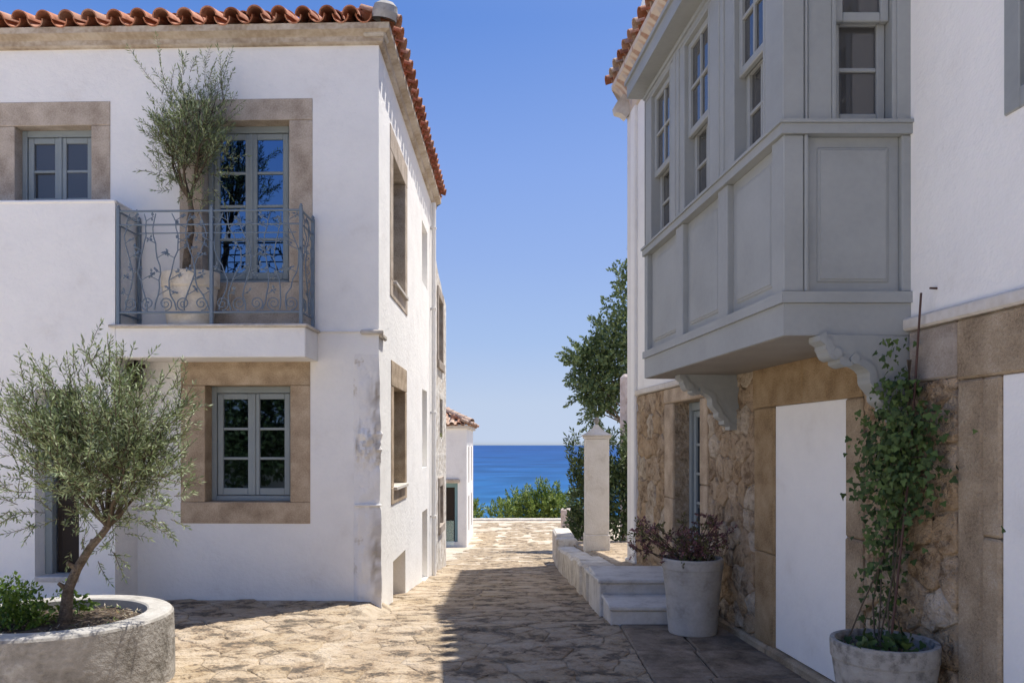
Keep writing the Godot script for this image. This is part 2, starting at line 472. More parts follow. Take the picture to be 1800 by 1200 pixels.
# outline of a stone: a cell drawn in by the joint, its edges broken up
func outline(poly: Array, joint: float, ragged: float, step: float) -> Array:
	var mid := Vector2()
	for p in poly: mid += p
	mid /= poly.size()
	var out := []
	for k in poly.size():
		var a: Vector2 = poly[k]
		var b: Vector2 = poly[(k + 1) % poly.size()]
		var m := maxi(1, int(round(a.distance_to(b) / step)))
		for i in m:
			var p := a.lerp(b, (i + 0.12) / m)
			var d := p - mid
			var r := d.length()
			if r < 1e-4: continue
			out.append(mid + d * maxf(0.3, (r - joint - rng.randf() * ragged) / r))
	return [mid, out]

# a stone in the plane x, y, its face towards +z; lift(p) gives the height of the bed under it
func stone(b: MB, poly: Array, joint: float, ragged: float, step: float, proud: float, skirt: float, bump: float, tilt: float) -> void:
	var o := outline(poly, joint, ragged, step)
	var mid: Vector2 = o[0]
	var ring: Array = o[1]
	if ring.size() < 4: return
	var t := Vector2(rng.randfn(0, tilt), rng.randfn(0, tilt))
	var n := ring.size()
	var rings := []
	for lv in 4:
		var f: float = [1.0, 0.985, 0.90, 0.5][lv]
		var r := []
		for k in n:
			var p: Vector2 = mid + (ring[k] - mid) * f
			var h := 0.0
			if lv == 0: h = -skirt
			elif lv == 1: h = proud * 0.35 + rng.randf() * bump * 0.4
			else: h = proud + rng.randfn(0, bump)
			r.append(Vector3(p.x, p.y, h + (0.0 if lv == 0 else t.dot(p - mid))))
		rings.append(r)
	var nrm := []
	for lv in 4:
		var r := []
		for k in n:
			var d: Vector2 = (ring[k] - mid).normalized()
			var e: float = [1.0, 0.6, 0.15, 0.0][lv]
			r.append(Vector3(d.x * e - t.x + rng.randfn(0, 0.08), d.y * e - t.y + rng.randfn(0, 0.08), 1.0 - e * 0.7).normalized())
		nrm.append(r)
	for lv in 3:
		for k in n:
			var j := (k + 1) % n
			b.quadn(rings[lv][k], rings[lv][j], rings[lv + 1][j], rings[lv + 1][k], nrm[lv][k], nrm[lv][j], nrm[lv + 1][j], nrm[lv + 1][k])
	var top := Vector3(mid.x, mid.y, proud + rng.randfn(0, bump))
	for k in n:
		var j := (k + 1) % n
		b.trin(top, rings[3][k], rings[3][j], Vector3(0, 0, 1), nrm[3][k], nrm[3][j])

func rubble(parent: Node3D, xf: Transform3D, lo: Vector2, hi: Vector2, w: float, h: float) -> void:
	var seeds := []
	var y := lo.y + h * 0.4
	var row := 0
	while y < hi.y:
		var x := lo.x + w * (0.3 + 0.4 * (row % 2))
		while x < hi.x:
			seeds.append(Vector2(x + rng.randf_range(-.22, .22) * w, y + rng.randf_range(-.24, .24) * h))
			x += w * rng.randf_range(0.75, 1.3)
		y += h * rng.randf_range(0.85, 1.15)
		row += 1
	for poly in cells(seeds, lo, hi, maxf(w, h) * 3.2):
		if poly.size() < 3: continue
		var b := MB.new()
		stone(b, poly, -0.004, 0.020, 0.06, 0.008 + rng.randf() * 0.012, 0.03, 0.008, 0.06)
		part(parent, "stone", b, M["rubble%d" % rng.randi_range(0, 3)], xf)

# ------------------------------------------------------------------ joinery
func casement(parent: Node3D, xf: Transform3D, x0: float, x1: float, y0: float, y1: float, w: float, rows: int, glass: Material, wood: Material) -> void:
	var win := hold(parent, "window")
	var f := MB.new()
	var t := 0.055
	f.box(Vector3(x0, y0, w - .07), Vector3(x0 + t, y1, w), .005)
	f.box(Vector3(x1 - t, y0, w - .07), Vector3(x1, y1, w), .005)
	f.box(Vector3(x0 + t, y1 - t * 1.3, w - .07), Vector3(x1 - t, y1, w - .002), .005)
	f.box(Vector3(x0 + t, y0, w - .07), Vector3(x1 - t, y0 + t, w - .002), .005)
	part(win, "frame", f, wood, xf)
	var m := (x0 + x1) / 2
	for s in 2:
		var a := x0 + t + .006 if s == 0 else m + .003
		var b := m - .003 if s == 0 else x1 - t - .006
		var c := y0 + t + .006
		var d := y1 - t * 1.3 - .006
		var l := MB.new()
		var st := .062
		var z0 := w - .058
		var z1 := w - .014
		l.box(Vector3(a, c, z0), Vector3(a + st, d, z1), .006)
		l.box(Vector3(b - st, c, z0), Vector3(b, d, z1), .006)
		l.box(Vector3(a + st, d - st, z0), Vector3(b - st, d, z1 - .002), .006)
		l.box(Vector3(a + st, c, z0), Vector3(b - st, c + st * 1.25, z1 - .002), .006)
		if s == 1: l.box(Vector3(a - .018, c, z1), Vector3(a + .018, d, z1 + .012), .004)
		var h := (d - st - c - st * 1.25) / rows
		for r in rows:
			var q := c + st * 1.25 + h * r
			if r > 0: l.box(Vector3(a + st, q - .014, z0 + .008), Vector3(b - st, q + .014, z1 - .006), .004)
		part(win, "casement_leaf", l, wood, xf)
		for r in rows:
			var q := c + st * 1.25 + h * r
			var g := MB.new()
			g.box(Vector3(a + st - .004, q - .004, z0 + .012), Vector3(b - st + .004, q + h + .004, z0 + .018))
			part(win, "pane", g, glass, xf * Transform3D(Basis(Vector3.UP, rng.randfn(0, .0015)), Vector3.ZERO))

func sash_window(parent: Node3D, xf: Transform3D, x0: float, x1: float, y0: float, y1: float, w: float, cols: int) -> void:
	var win := hold(parent, "sash_window")
	var lining := MB.new()
	lining.box(Vector3(x0, y0, w - .16), Vector3(x0 + .025, y1, w - .004), .003)
	lining.box(Vector3(x1 - .025, y0, w - .16), Vector3(x1, y1, w - .004), .003)
	lining.box(Vector3(x0 + .025, y1 - .03, w - .16), Vector3(x1 - .025, y1, w - .004), .003)
	lining.box(Vector3(x0 + .025, y0, w - .16), Vector3(x1 - .025, y0 + .02, w - .03), .003)
	part(win, "lining", lining, M.bay, xf)
	var mid := y0 + (y1 - y0) * 0.45
	for s in 2:
		var a := x0 + .027
		var b := x1 - .027
		var c := mid - .025 if s == 0 else y0 + .022
		var d := y1 - .032 if s == 0 else mid + .025
		var z1 := w - .035 if s == 0 else w - .085
		var z0 := z1 - .042
		var l := MB.new()
		var st := .048
		l.box(Vector3(a, c, z0), Vector3(a + st, d, z1), .006)
		l.box(Vector3(b - st, c, z0), Vector3(b, d, z1), .006)
		l.box(Vector3(a + st, d - st, z0), Vector3(b - st, d, z1 - .002), .006)
		l.box(Vector3(a + st, c, z0), Vector3(b - st, c + st * 1.15, z1 - .002), .006)
		var h := (d - st - c - st * 1.15) / 2
		var e := (b - a - 2 * st) / cols
		l.box(Vector3(a + st, c + st * 1.15 + h - .012, z0 + .008), Vector3(b - st, c + st * 1.15 + h + .012, z1 - .006), .004)
		if cols == 2: l.box(Vector3(a + st + e - .012, c + st * 1.15, z0 + .010), Vector3(a + st + e + .012, d - st, z1 - .008), .004)
		part(win, "upper_sash" if s == 0 else "lower_sash", l, M.bay, xf)
		for r in 2:
			for k in cols:
				var g := MB.new()
				var q := c + st * 1.15 + h * r
				g.box(Vector3(a + st + e * k - .003, q - .003, z0 + .012), Vector3(a + st + e * (k + 1) + .003, q + h + .003, z0 + .018))
				part(win, "pane", g, M.glass_bay, xf)

# ------------------------------------------------------------------ roof tiles
func tile_mesh(r0: float, r1: float, ln: float, thick: float, cover: bool) -> ArrayMesh:
	# axis along +z (z = 0 is the low end), x across, y up
	var b := MB.new()
	var seg := 10
	for s in 2:
		var z0 := 0.0
		var z1 := ln
		for k in seg:
			var a0 := PI * k / seg
			var a1 := PI * (k + 1) / seg
			var sg := 1.0 if cover else -1.0
			var d0 := Vector3(cos(a0), sin(a0) * sg, 0)
			var d1 := Vector3(cos(a1), sin(a1) * sg, 0)
			var q0 := r0 if s == 0 else r0 - thick
			var q1 := r1 if s == 0 else r1 - thick
			var e := Vector3(0, 0, 1)
			var p := [d0 * q0, d1 * q0, d1 * q1 + e * ln, d0 * q1 + e * ln]
			var flip := (s == 0) != cover
			var nn := 1.0 if s == 0 else -1.0
			if flip: b.quadn(p[0], p[3], p[2], p[1], d0 * nn, d0 * nn, d1 * nn, d1 * nn)
			else: b.quadn(p[0], p[1], p[2], p[3], d0 * nn, d1 * nn, d1 * nn, d0 * nn)
			if s == 0: b.quad(d0 * r0, d1 * r0, d1 * (r0 - thick), d0 * (r0 - thick))
	return b.mesh()

# rows of cover and pan tiles along an eave; xf: x along the eave, y up, z outwards
func tile_rows(roof: Node3D, xf: Transform3D, x0: float, x1: float, eave_w: float, y: float, slope: float, courses: int, pitch: float, mats: Array, skip_lo := 0.0, skip_hi := 0.0, back := false) -> void:
	var cover := [tile_mesh(.088, .074, .44, .013, true), tile_mesh(.092, .076, .43, .015, true)]
	var pan := tile_mesh(.088, .076, .44, .013, false)
	var rest := MB.new()
	var n := int((x1 - x0) / pitch)
	for c in courses:
		for i in n:
			for k in 2:
				var x := x0 + pitch * (i + 0.5 * k) + rng.randfn(0, .006)
				var along := .34 * c
				if x - x0 < skip_lo * along or x1 - x < skip_hi * along: continue
				var z := eave_w - along * cos(slope) + rng.randfn(0, .008) - (0.05 if k == 1 else 0.0)
				var h := y + along * sin(slope) + (0.03 if k == 0 else 0.062) + rng.randfn(0, .004)
				var base := Basis(Vector3(0, 1, 0), PI + rng.randfn(0, .03)) * Basis(Vector3(1, 0, 0), -slope + (0.04 if k == 0 else 0.0))
				var t := xf * Transform3D(base, Vector3(x, h, z))
				part(roof, "cover_tile" if k == 0 else "pan_tile", cover[rng.randi_range(0, 1)] if k == 0 else pan, mats[rng.randi_range(0, mats.size() - 1)], t)

# ------------------------------------------------------------------ foliage
func sprig(b: MB, tw: MB, p: Vector3, dir: Vector3, ln: float, pairs: int, leaf_l: float, leaf_w: float, c0: Color, c1: Color, droop: float) -> void:
	var pts := [p]
	var rad := [.0035]
	var q := p
	var d := dir.normalized()
	for i in 4:
		d = (d + Vector3(rng.randfn(0, .12), rng.randfn(0, .10) - droop, rng.randfn(0, .12))).normalized()
		q += d * ln / 4.0
		pts.append(q); rad.append(.003 - .0005 * i)
	if tw: tw.tube(pts, rad, 3, false)
	for i in pairs:
		var t := (i + 0.5) / pairs * 4.0
		var k := mini(int(t), 3)
		var a: Vector3 = pts[k].lerp(pts[k + 1], t - k)
		var ax: Vector3 = (pts[k + 1] - pts[k]).normalized()
		var sx := ax.cross(Vector3(rng.randfn(), rng.randfn(), rng.randfn())).normalized()
		for s in 2:
			var out := (sx * (1.0 if s == 0 else -1.0) + ax * rng.randf_range(0.5, 1.3)).normalized()
			var sd := out.cross(ax + Vector3(rng.randfn(0, .4), rng.randfn(0, .4), rng.randfn(0, .4))).normalized()
			b.col = c0.lerp(c1, rng.randf())
			b.leaf(a, out, sd, leaf_l * rng.randf_range(.7, 1.2), leaf_w * rng.randf_range(.8, 1.2))
	b.col = c0.lerp(c1, rng.randf())
	b.leaf(q, d, d.cross(Vector3(.3, .2, .9)).normalized(), leaf_l, leaf_w)

func limb(tw: MB, a: Vector3, b: Vector3, r0: float, r1: float, bend: float, sides := 6) -> Array:
	var pts := []
	var rad := []
	var o := Vector3(rng.randfn(0, bend), rng.randfn(0, bend) * .5, rng.randfn(0, bend))
	for i in 7:
		var t := i / 6.0
		pts.append(a.lerp(b, t) + o * sin(PI * t) + Vector3(rng.randfn(0, bend * .12), 0, rng.randfn(0, bend * .12)))
		rad.append(lerpf(r0, r1, t))
	tw.tube(pts, rad, sides)
	return pts

# an olive: a bent trunk, limbs that fork and upright shoots of narrow leaves over an uneven crown
func olive(tree: Node3D, trunk: Array, trunk_r: Array, mid: Vector3, half: Vector3, shoots: int, up: float, leaf_l: float, shoot_l: float) -> void:
	var tr := MB.new()
	tr.tube(trunk, trunk_r, 9)
	for i in 3:                                                  # knots and stubs
		var k: Vector3 = trunk[2 + i]
		var s := k + Vector3(rng.randf_range(-.06, .06), .05, rng.randf_range(-.02, .06))
		tr.tube([k, s], [trunk_r[2 + i] * .7, .012], 5)
	part(tree, "trunk", tr, M.bark)
	var lb := MB.new()
	var tips := []
	var head: Vector3 = trunk[trunk.size() - 1]
	for i in 11:
		var a := TAU * i / 11.0 + rng.randf()
		var e := mid + Vector3(cos(a) * half.x * .52, rng.randf_range(-.2, .7) * half.y, sin(a) * half.z * .52)
		var pts := limb(lb, head, e, .014, .004, .06, 5)
		tips.append_array([pts[3], pts[4], pts[5], pts[6]])
		for j in 3:
			var e2: Vector3 = pts[3 + j] + Vector3(rng.randf_range(-.35, .35) * half.x, rng.randf_range(-.1, .4) * half.y, rng.randf_range(-.35, .35) * half.z)
			var p2 := limb(lb, pts[3 + j], e2, .007, .003, .04, 4)
			tips.append_array([p2[3], p2[5], p2[6]])
	var lf := MB.new()
	var done := 0
	while done < shoots:
		var p: Vector3
		if rng.randf() < 0.4:
			p = tips[rng.randi_range(0, tips.size() - 1)]
		else:
			var q := Vector3(rng.randfn(), rng.randfn(), rng.randfn()).normalized() * pow(rng.randf(), 0.42)
			# lumpy outline
			var lump := 0.80 + 0.20 * sin(q.x * 5.0 + 1.0) * cos(q.y * 6.0) + 0.12 * sin(q.z * 7.0)
			p = mid + q * half * lump
		var rel := (p - mid) / half
		if rel.length() > 1.12: continue
		var dir := (rel * 0.9 + Vector3(rng.randfn(0, .45), up + rng.randfn(0, .4), rng.randfn(0, .45))).normalized()
		var l := shoot_l * rng.randf_range(.6, 1.3)
		if rel.y > .4 and rng.randf() < .25: l *= 2.1
		if rel.y < -.5: dir.y -= .4
		sprig(lf, lb, p, dir, l, int(l / shoot_l * 8), leaf_l, leaf_l * .22, Color(.095, .14, .045), Color(.34, .385, .215), .02)
		done += 1
	part(tree, "limbs", lb, M.twig)
	part(tree, "crown", lf, M.leaf, Transform3D(), "stuff")

# a leafy mass made of clumps: [centre, half-size, leaves]
func leafy(b: MB, clumps: Array, leaf_l: float, leaf_w: float, c0: Color, c1: Color, shell := 0.35) -> void:
	for cl in clumps:
		var mid: Vector3 = cl[0]
		var half: Vector3 = cl[1]
		var tone := rng.randf_range(-.12, .12)
		for i in int(cl[2]):
			var q := Vector3(rng.randfn(), rng.randfn(), rng.randfn()).normalized()
			var p := mid + q * half * pow(rng.randf(), shell) * (0.86 + 0.22 * sin(q.x * 6 + mid.x * 3) * sin(q.y * 7 + mid.y * 5) + .1 * rng.randf())
			var dir := (q * .7 + Vector3(rng.randfn(0, .6), rng.randfn(0, .6) + .1, rng.randfn(0, .6))).normalized()
			var side := dir.cross(Vector3(rng.randfn(), rng.randfn(), rng.randfn())).normalized()
			b.col = c0.lerp(c1, clampf(rng.randf() + tone, 0, 1))
			b.leaf(p, dir, side, leaf_l * rng.randf_range(.6, 1.25), leaf_w * rng.randf_range(.7, 1.2))
# ------------------------------------------------------------------ the scene
const SUN := Vector3(1.0, 3.15, -0.85)
const CORNER := Vector3(-1.42, 0, -8.48)
var FL: Transform3D      # left house, front: x to the right, y up, z towards the square
var FS: Transform3D      # left house, alley side: x away down the alley, z towards the alley
var FR: Transform3D      # right house, alley side: x = -1.0053 * distance, z towards the alley

func _ready() -> void:
	rng.seed = 4711
	var cam := Camera3D.new()
	cam.name = "camera"
	add_child(cam)
	cam.position = Vector3(0, 1.65, 0)
	cam.projection = Camera3D.PROJECTION_FRUSTUM
	cam.near = 0.05
	cam.far = 60000.0
	cam.size = 0.05 * 1200.0 / F_PX
	cam.frustum_offset = Vector2(0, 0.05 * 182.0 / F_PX)
	var env := Environment.new()
	env.background_mode = Environment.BG_SKY
	env.sky = Sky.new()
	env.sky.sky_material = clear_sky()
	env.tonemap_mode = Environment.TONE_MAPPER_LINEAR
	env.tonemap_exposure = 1.76
	env.background_energy_multiplier = 1.0 / 1.76
	env.sdfgi_enabled = true
	env.ssao_enabled = true
	env.ssil_enabled = true
	var we := WorldEnvironment.new()
	we.name = "surroundings"
	we.environment = env
	add_child(we)
	var sun := DirectionalLight3D.new()
	sun.name = "sun"
	add_child(sun)
	sun.light_energy = 1.26
	sun.light_color = Color(1.0, 0.98, 0.95)
	sun.light_angular_distance = 0.5
	sun.shadow_enabled = true
	sun.look_at_from_position(SUN, Vector3.ZERO)
	FL = Transform3D(Basis(Vector3(1, 0, .03).normalized(), Vector3.UP, Vector3(-.03, 0, 1).normalized()), CORNER)
	FS = Transform3D(Basis(Vector3(0, 0, -1), Vector3.UP, Vector3(1, 0, 0)), CORNER)
	FR = Transform3D(Basis(Vector3(.103, 0, 1).normalized(), Vector3.UP, Vector3(-1, 0, .103).normalized()), Vector3(2.72, 0, 0))
	make_materials()
	ground()
	left_house()
	middle_house()
	far_house()
	right_house()
	behind()
	terrace()
	balcony_things()
	planter()
	pots()
	greenery()

func clear_sky() -> PanoramaSkyMaterial:
	var wd := 256
	var ht := 512
	var im := Image.create(wd, ht, false, Image.FORMAT_RGBF)
	var g := Gradient.new()
	g.offsets = PackedFloat32Array([0.0, 3.0, 7.4, 13.0, 19.0, 28.2, 45.0, 90.0].map(func(x): return x / 90.0))
	g.colors = PackedColorArray([Color(.545, .645, .83), Color(.52, .63, .825), Color(.385, .535, .835), Color(.29, .44, .815), Color(.211, .364, .785), Color(.069, .220, .66), Color(.05, .175, .56), Color(.045, .15, .48)])
	var s := SUN.normalized()
	for y in ht:
		var e := deg_to_rad(90.0 - 180.0 * (y + 0.5) / ht)
		for x in wd:
			var f := (x + 0.5) / wd * TAU
			var d := Vector3(sin(f) * cos(e), sin(e), -cos(f) * cos(e))
			var k := g.sample(maxf(rad_to_deg(e), 0.0) / 90.0)
			var c := maxf(0.0, d.dot(s))
			k += Color(1.0, .96, .9) * (0.42 * pow(c, 4.0) + 0.9 * pow(c, 24.0))
			im.set_pixel(x, y, k if e >= 0 else Color(.42, .44, .45))
	var m := PanoramaSkyMaterial.new()
	m.panorama = ImageTexture.create_from_image(im)
	return m

# ------------------------------------------------------------------ ground, alley, sea
func ground() -> void:
	var xs := []
	var ds := []
	var x := -3.9
	while x < 2.6: xs.append(x); x += 0.2
	for k in [-4000.0, -300.0, -60.0, -20.0, -9.0, -5.0]: xs.append(k)
	for k in [3.2, 5.0, 9.0, 20.0, 60.0, 300.0, 4000.0]: xs.append(k)
	var d := 4.4
	while d < 17.0: ds.append(d); d += 0.25
	for k in [-3000.0, -200.0, -40.0, -10.0, 0.0, 3.0, 19.0, 21.5, 24.0, 27.0, 27.8, 30.0, 34.0, 38.0, 38.3, 60.0]: ds.append(k)
	xs.sort(); ds.sort()
	var nz := FastNoiseLite.new()
	nz.seed = 5
	nz.frequency = 1.3
	var b := MB.new()
	var p := func(xx: float, dd: float) -> Vector3:
		var y := ground_y(xx, dd) - 0.005
		if dd > 4.0 and dd < 17.5: y += nz.get_noise_2d(xx, dd) * 0.006 - 0.010
		if dd > 38.2: y = -2.4 - (dd - 38.3) * 0.40
		return Vector3(xx, y, -dd)
	for i in xs.size() - 1:
		for j in ds.size() - 1:
			b.quad(p.call(xs[i], ds[j]), p.call(xs[i + 1], ds[j]), p.call(xs[i + 1], ds[j + 1]), p.call(xs[i], ds[j + 1]))
	struct("ground", b, M.bounce_ground)
	var bed := MB.new()
	for i in xs.size() - 1:
		for j in ds.size() - 1:
			if xs[i] < -3.95 or xs[i + 1] > 2.7 or ds[j] < 4.3 or ds[j + 1] > 19.1: continue
			var up := Vector3(0, .004, 0)
			bed.quad(p.call(xs[i], ds[j]) + up, p.call(xs[i + 1], ds[j]) + up, p.call(xs[i + 1], ds[j + 1]) + up, p.call(xs[i], ds[j + 1]) + up)
	var sheet := struct("paving_bed", bed, M.pave_joint_light)
	# flagstones: the nearest one by one, the rest joined
	var seeds := []
	var dd := 5.2
	while dd < 17.6:
		var s := lerpf(0.235, 0.42, clampf((dd - 5.5) / 8.0, 0, 1))
		var xx := -3.9 if dd < 9.0 else -1.75
		while xx < 1.25:
			seeds.append(Vector2(xx + rng.randf_range(-.35, .35) * s, dd + rng.randf_range(-.35, .35) * s))
			xx += s * rng.randf_range(1.1, 2.3)
		dd += s * 0.9
	var laid := []
	for poly in cells(seeds, Vector2(-4.2, 5.0), Vector2(1.0, 18.2), 2.0):
		if poly.size() < 3: continue
		var mid := Vector2()
		for q in poly: mid += q
		mid /= poly.size()
		if mid.x < -1.45 and mid.y > 8.36: continue
		laid.append([mid, poly])
	laid.sort_custom(func(p0, p1): return p0[0].y < p1[0].y)
	var others := MB.new()
	for i in laid.size():
		var mid: Vector2 = laid[i][0]
		var poly: Array = laid[i][1]
		var c := MB.new()
		var slope := 0.0 if (mid.x < -1.47 and mid.y < 8.4) or mid.y < 7.3 else atan(0.0927)
		var at := Transform3D(Basis(Vector3(1, 0, 0), -slope - PI / 2), Vector3(mid.x, ground_y(mid.x, mid.y), -mid.y))
		var loc := []
		for q in poly: loc.append(q - mid)
		var skirt := 0.22 if mid.x > -2.2 and mid.x < -1.2 else 0.05
		if i < 295:
			stone(c, loc, -0.002, 0.012, 0.08, 0.002 + rng.randf() * 0.007, skirt, 0.004, 0.007)
			part(sheet, "flagstone", c, M["pave%d" % rng.randi_range(0, 3)], at)
		else:
			others.xf = at
			stone(others, loc, -0.002, 0.012, 0.08, 0.002 + rng.randf() * 0.007, skirt, 0.004, 0.007)
	if not others.v.is_empty(): part(sheet, "flagstones_further_off", others, M.pave0, Transform3D(), "stuff")
	# smoother slabs along the wall on the right
	var row := 0
	var sd := 4.55
	while sd < 7.3:
		var sl := rng.randf_range(.55, .8)
		var e := minf(sd + sl, 7.42)
		var cut := rng.randf_range(1.35, 1.75)
		for k in 2:
			var a := 1.0 if k == 0 else cut + .008
			var z := cut if k == 0 else 2.72 - .103 * sd
			var c := MB.new()
			c.box(Vector3(a + .006, -.06, -e + .006), Vector3(z - .004, rng.randf() * .006, -sd), .012)
			var m := (sd + e) / 2
			var t := Transform3D(Basis(), Vector3(0, alley(m) + .012, -m)) * Transform3D(Basis(), Vector3(0, 0, m))
			part(sheet, "paving_slab", c, M.pave_dark, t)
		sd = e
		row += 1
	# the far stretch of the alley and the level place above the sea
	var far := MB.new()
	var fd := [17.3, 19.0, 21.5, 24.0, 27.0, 27.8, 30.0, 34.0, 37.6]
	var fx := [-6.0, -1.42, -0.4, 0.5, 0.93, 3.5, 12.0]
	for i in fx.size() - 1:
		for j in fd.size() - 1:
			far.quad(Vector3(fx[i], alley(fd[j]) + .004, -fd[j]), Vector3(fx[i + 1], alley(fd[j]) + .004, -fd[j]), Vector3(fx[i + 1], alley(fd[j + 1]) + .004, -fd[j + 1]), Vector3(fx[i], alley(fd[j + 1]) + .004, -fd[j + 1]))
	var fs := struct("alley_pavement", far, M.pave_far)
	var mm := MB.new()                                            # rougher stones bedded in the far stretch
	for i in 420:
		var q := Vector2(rng.randf_range(-1.35, 2.4), rng.randf_range(17.5, 36.5))
		var n := 7
		var poly := []
		for k in n:
			var a := TAU * k / n
			poly.append(Vector2(cos(a) * rng.randf_range(.15, .42), sin(a) * rng.randf_range(.15, .4)))
		mm.xf = Transform3D(Basis(Vector3(1, 0, 0), -PI / 2 - (0.0927 if q.y < 27 else 0.0)), Vector3(q.x, alley(q.y) + .004, -q.y))
		stone(mm, poly, 0.0, 0.02, 0.2, 0.014, 0.03, 0.006, 0.01)
	part(fs, "bedded_stones", mm, M.pave1, Transform3D(), "stuff")
	var lip := MB.new()
	lip.box(Vector3(-5.0, -2.5, -38.1), Vector3(12.0, -1.84, -37.5), .03)
	struct("terrace_kerb", lip, M.kerb)
	# sea
	var sea := MB.new()
	var wn := FastNoiseLite.new()
	wn.seed = 31
	wn.frequency = 1.0
	wn.fractal_octaves = 4
	var rows := 150
	var cols := 120
	var pt := func(i: int, k: int) -> Vector3:
		var dist := 45.0 * pow(40000.0 / 45.0, pow(i / float(rows), 1.25))
		var half := dist * 0.9 + 60.0
		return Vector3(lerpf(-half, half, k / float(cols)), -9.0, -dist)
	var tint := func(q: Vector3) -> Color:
		var away := clampf(1.0 - 110.0 / -q.z, 0.0, 1.0)  # shore water paler; ripple shading and horizon darkening put into the colour
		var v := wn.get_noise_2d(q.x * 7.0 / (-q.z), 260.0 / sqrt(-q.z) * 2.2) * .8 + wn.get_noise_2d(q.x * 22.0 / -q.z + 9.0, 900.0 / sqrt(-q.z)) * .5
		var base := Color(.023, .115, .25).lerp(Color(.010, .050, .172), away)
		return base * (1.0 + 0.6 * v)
	for i in rows:
		for k in cols:
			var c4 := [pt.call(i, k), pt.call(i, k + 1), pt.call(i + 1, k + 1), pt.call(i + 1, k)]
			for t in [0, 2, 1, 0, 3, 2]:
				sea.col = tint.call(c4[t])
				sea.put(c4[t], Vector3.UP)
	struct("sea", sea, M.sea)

# ------------------------------------------------------------------ left house
func surround(h: Node3D, xf: Transform3D, o: Rect2, i: Rect2, m: Material, sill := true) -> void:
	var s := hold(h, "window_surround")
	var z0 := -.26
	bx(s, "lintel", m, xf, Vector3(o.position.x, i.end.y, z0), Vector3(o.end.x, o.end.y, .010), .006)
	var low := i.position.y if sill else o.position.y
	bx(s, "jamb", m, xf, Vector3(o.position.x, low + .001, z0), Vector3(i.position.x, i.end.y - .003, .007), .006)
	bx(s, "jamb", m, xf, Vector3(i.end.x, low + .001, z0), Vector3(o.end.x, i.end.y - .003, .008), .006)
	if sill: bx(s, "sill", m, xf, Vector3(o.position.x, o.position.y, z0), Vector3(o.end.x, i.position.y - .002, .010), .006)

func sweep(prof: Array, a: Vector2, k: Vector2, e: Vector2) -> MB:
	# profile points (out, height) carried along the front (a.x..corner) and round to the alley side (..e.x)
	var b := MB.new()
	for i in prof.size() - 1:
		var p: Vector2 = prof[i]
		var q: Vector2 = prof[i + 1]
		var f := func(v: Vector2) -> Array:
			return [FL * Vector3(a.x, v.y, v.x), CORNER + FL.basis.z * v.x + FS.basis.z * v.x + Vector3.UP * v.y, FS * Vector3(e.x, v.y, v.x)]
		var P: Array = f.call(p)
		var Q: Array = f.call(q)
		b.quad(P[0], P[1], Q[1], Q[0])
		b.quad(P[1], P[2], Q[2], Q[1])
		if i > 0:
			var O: Array = f.call(prof[0])
			b.tri(O[2], Q[2], P[2])
	return b

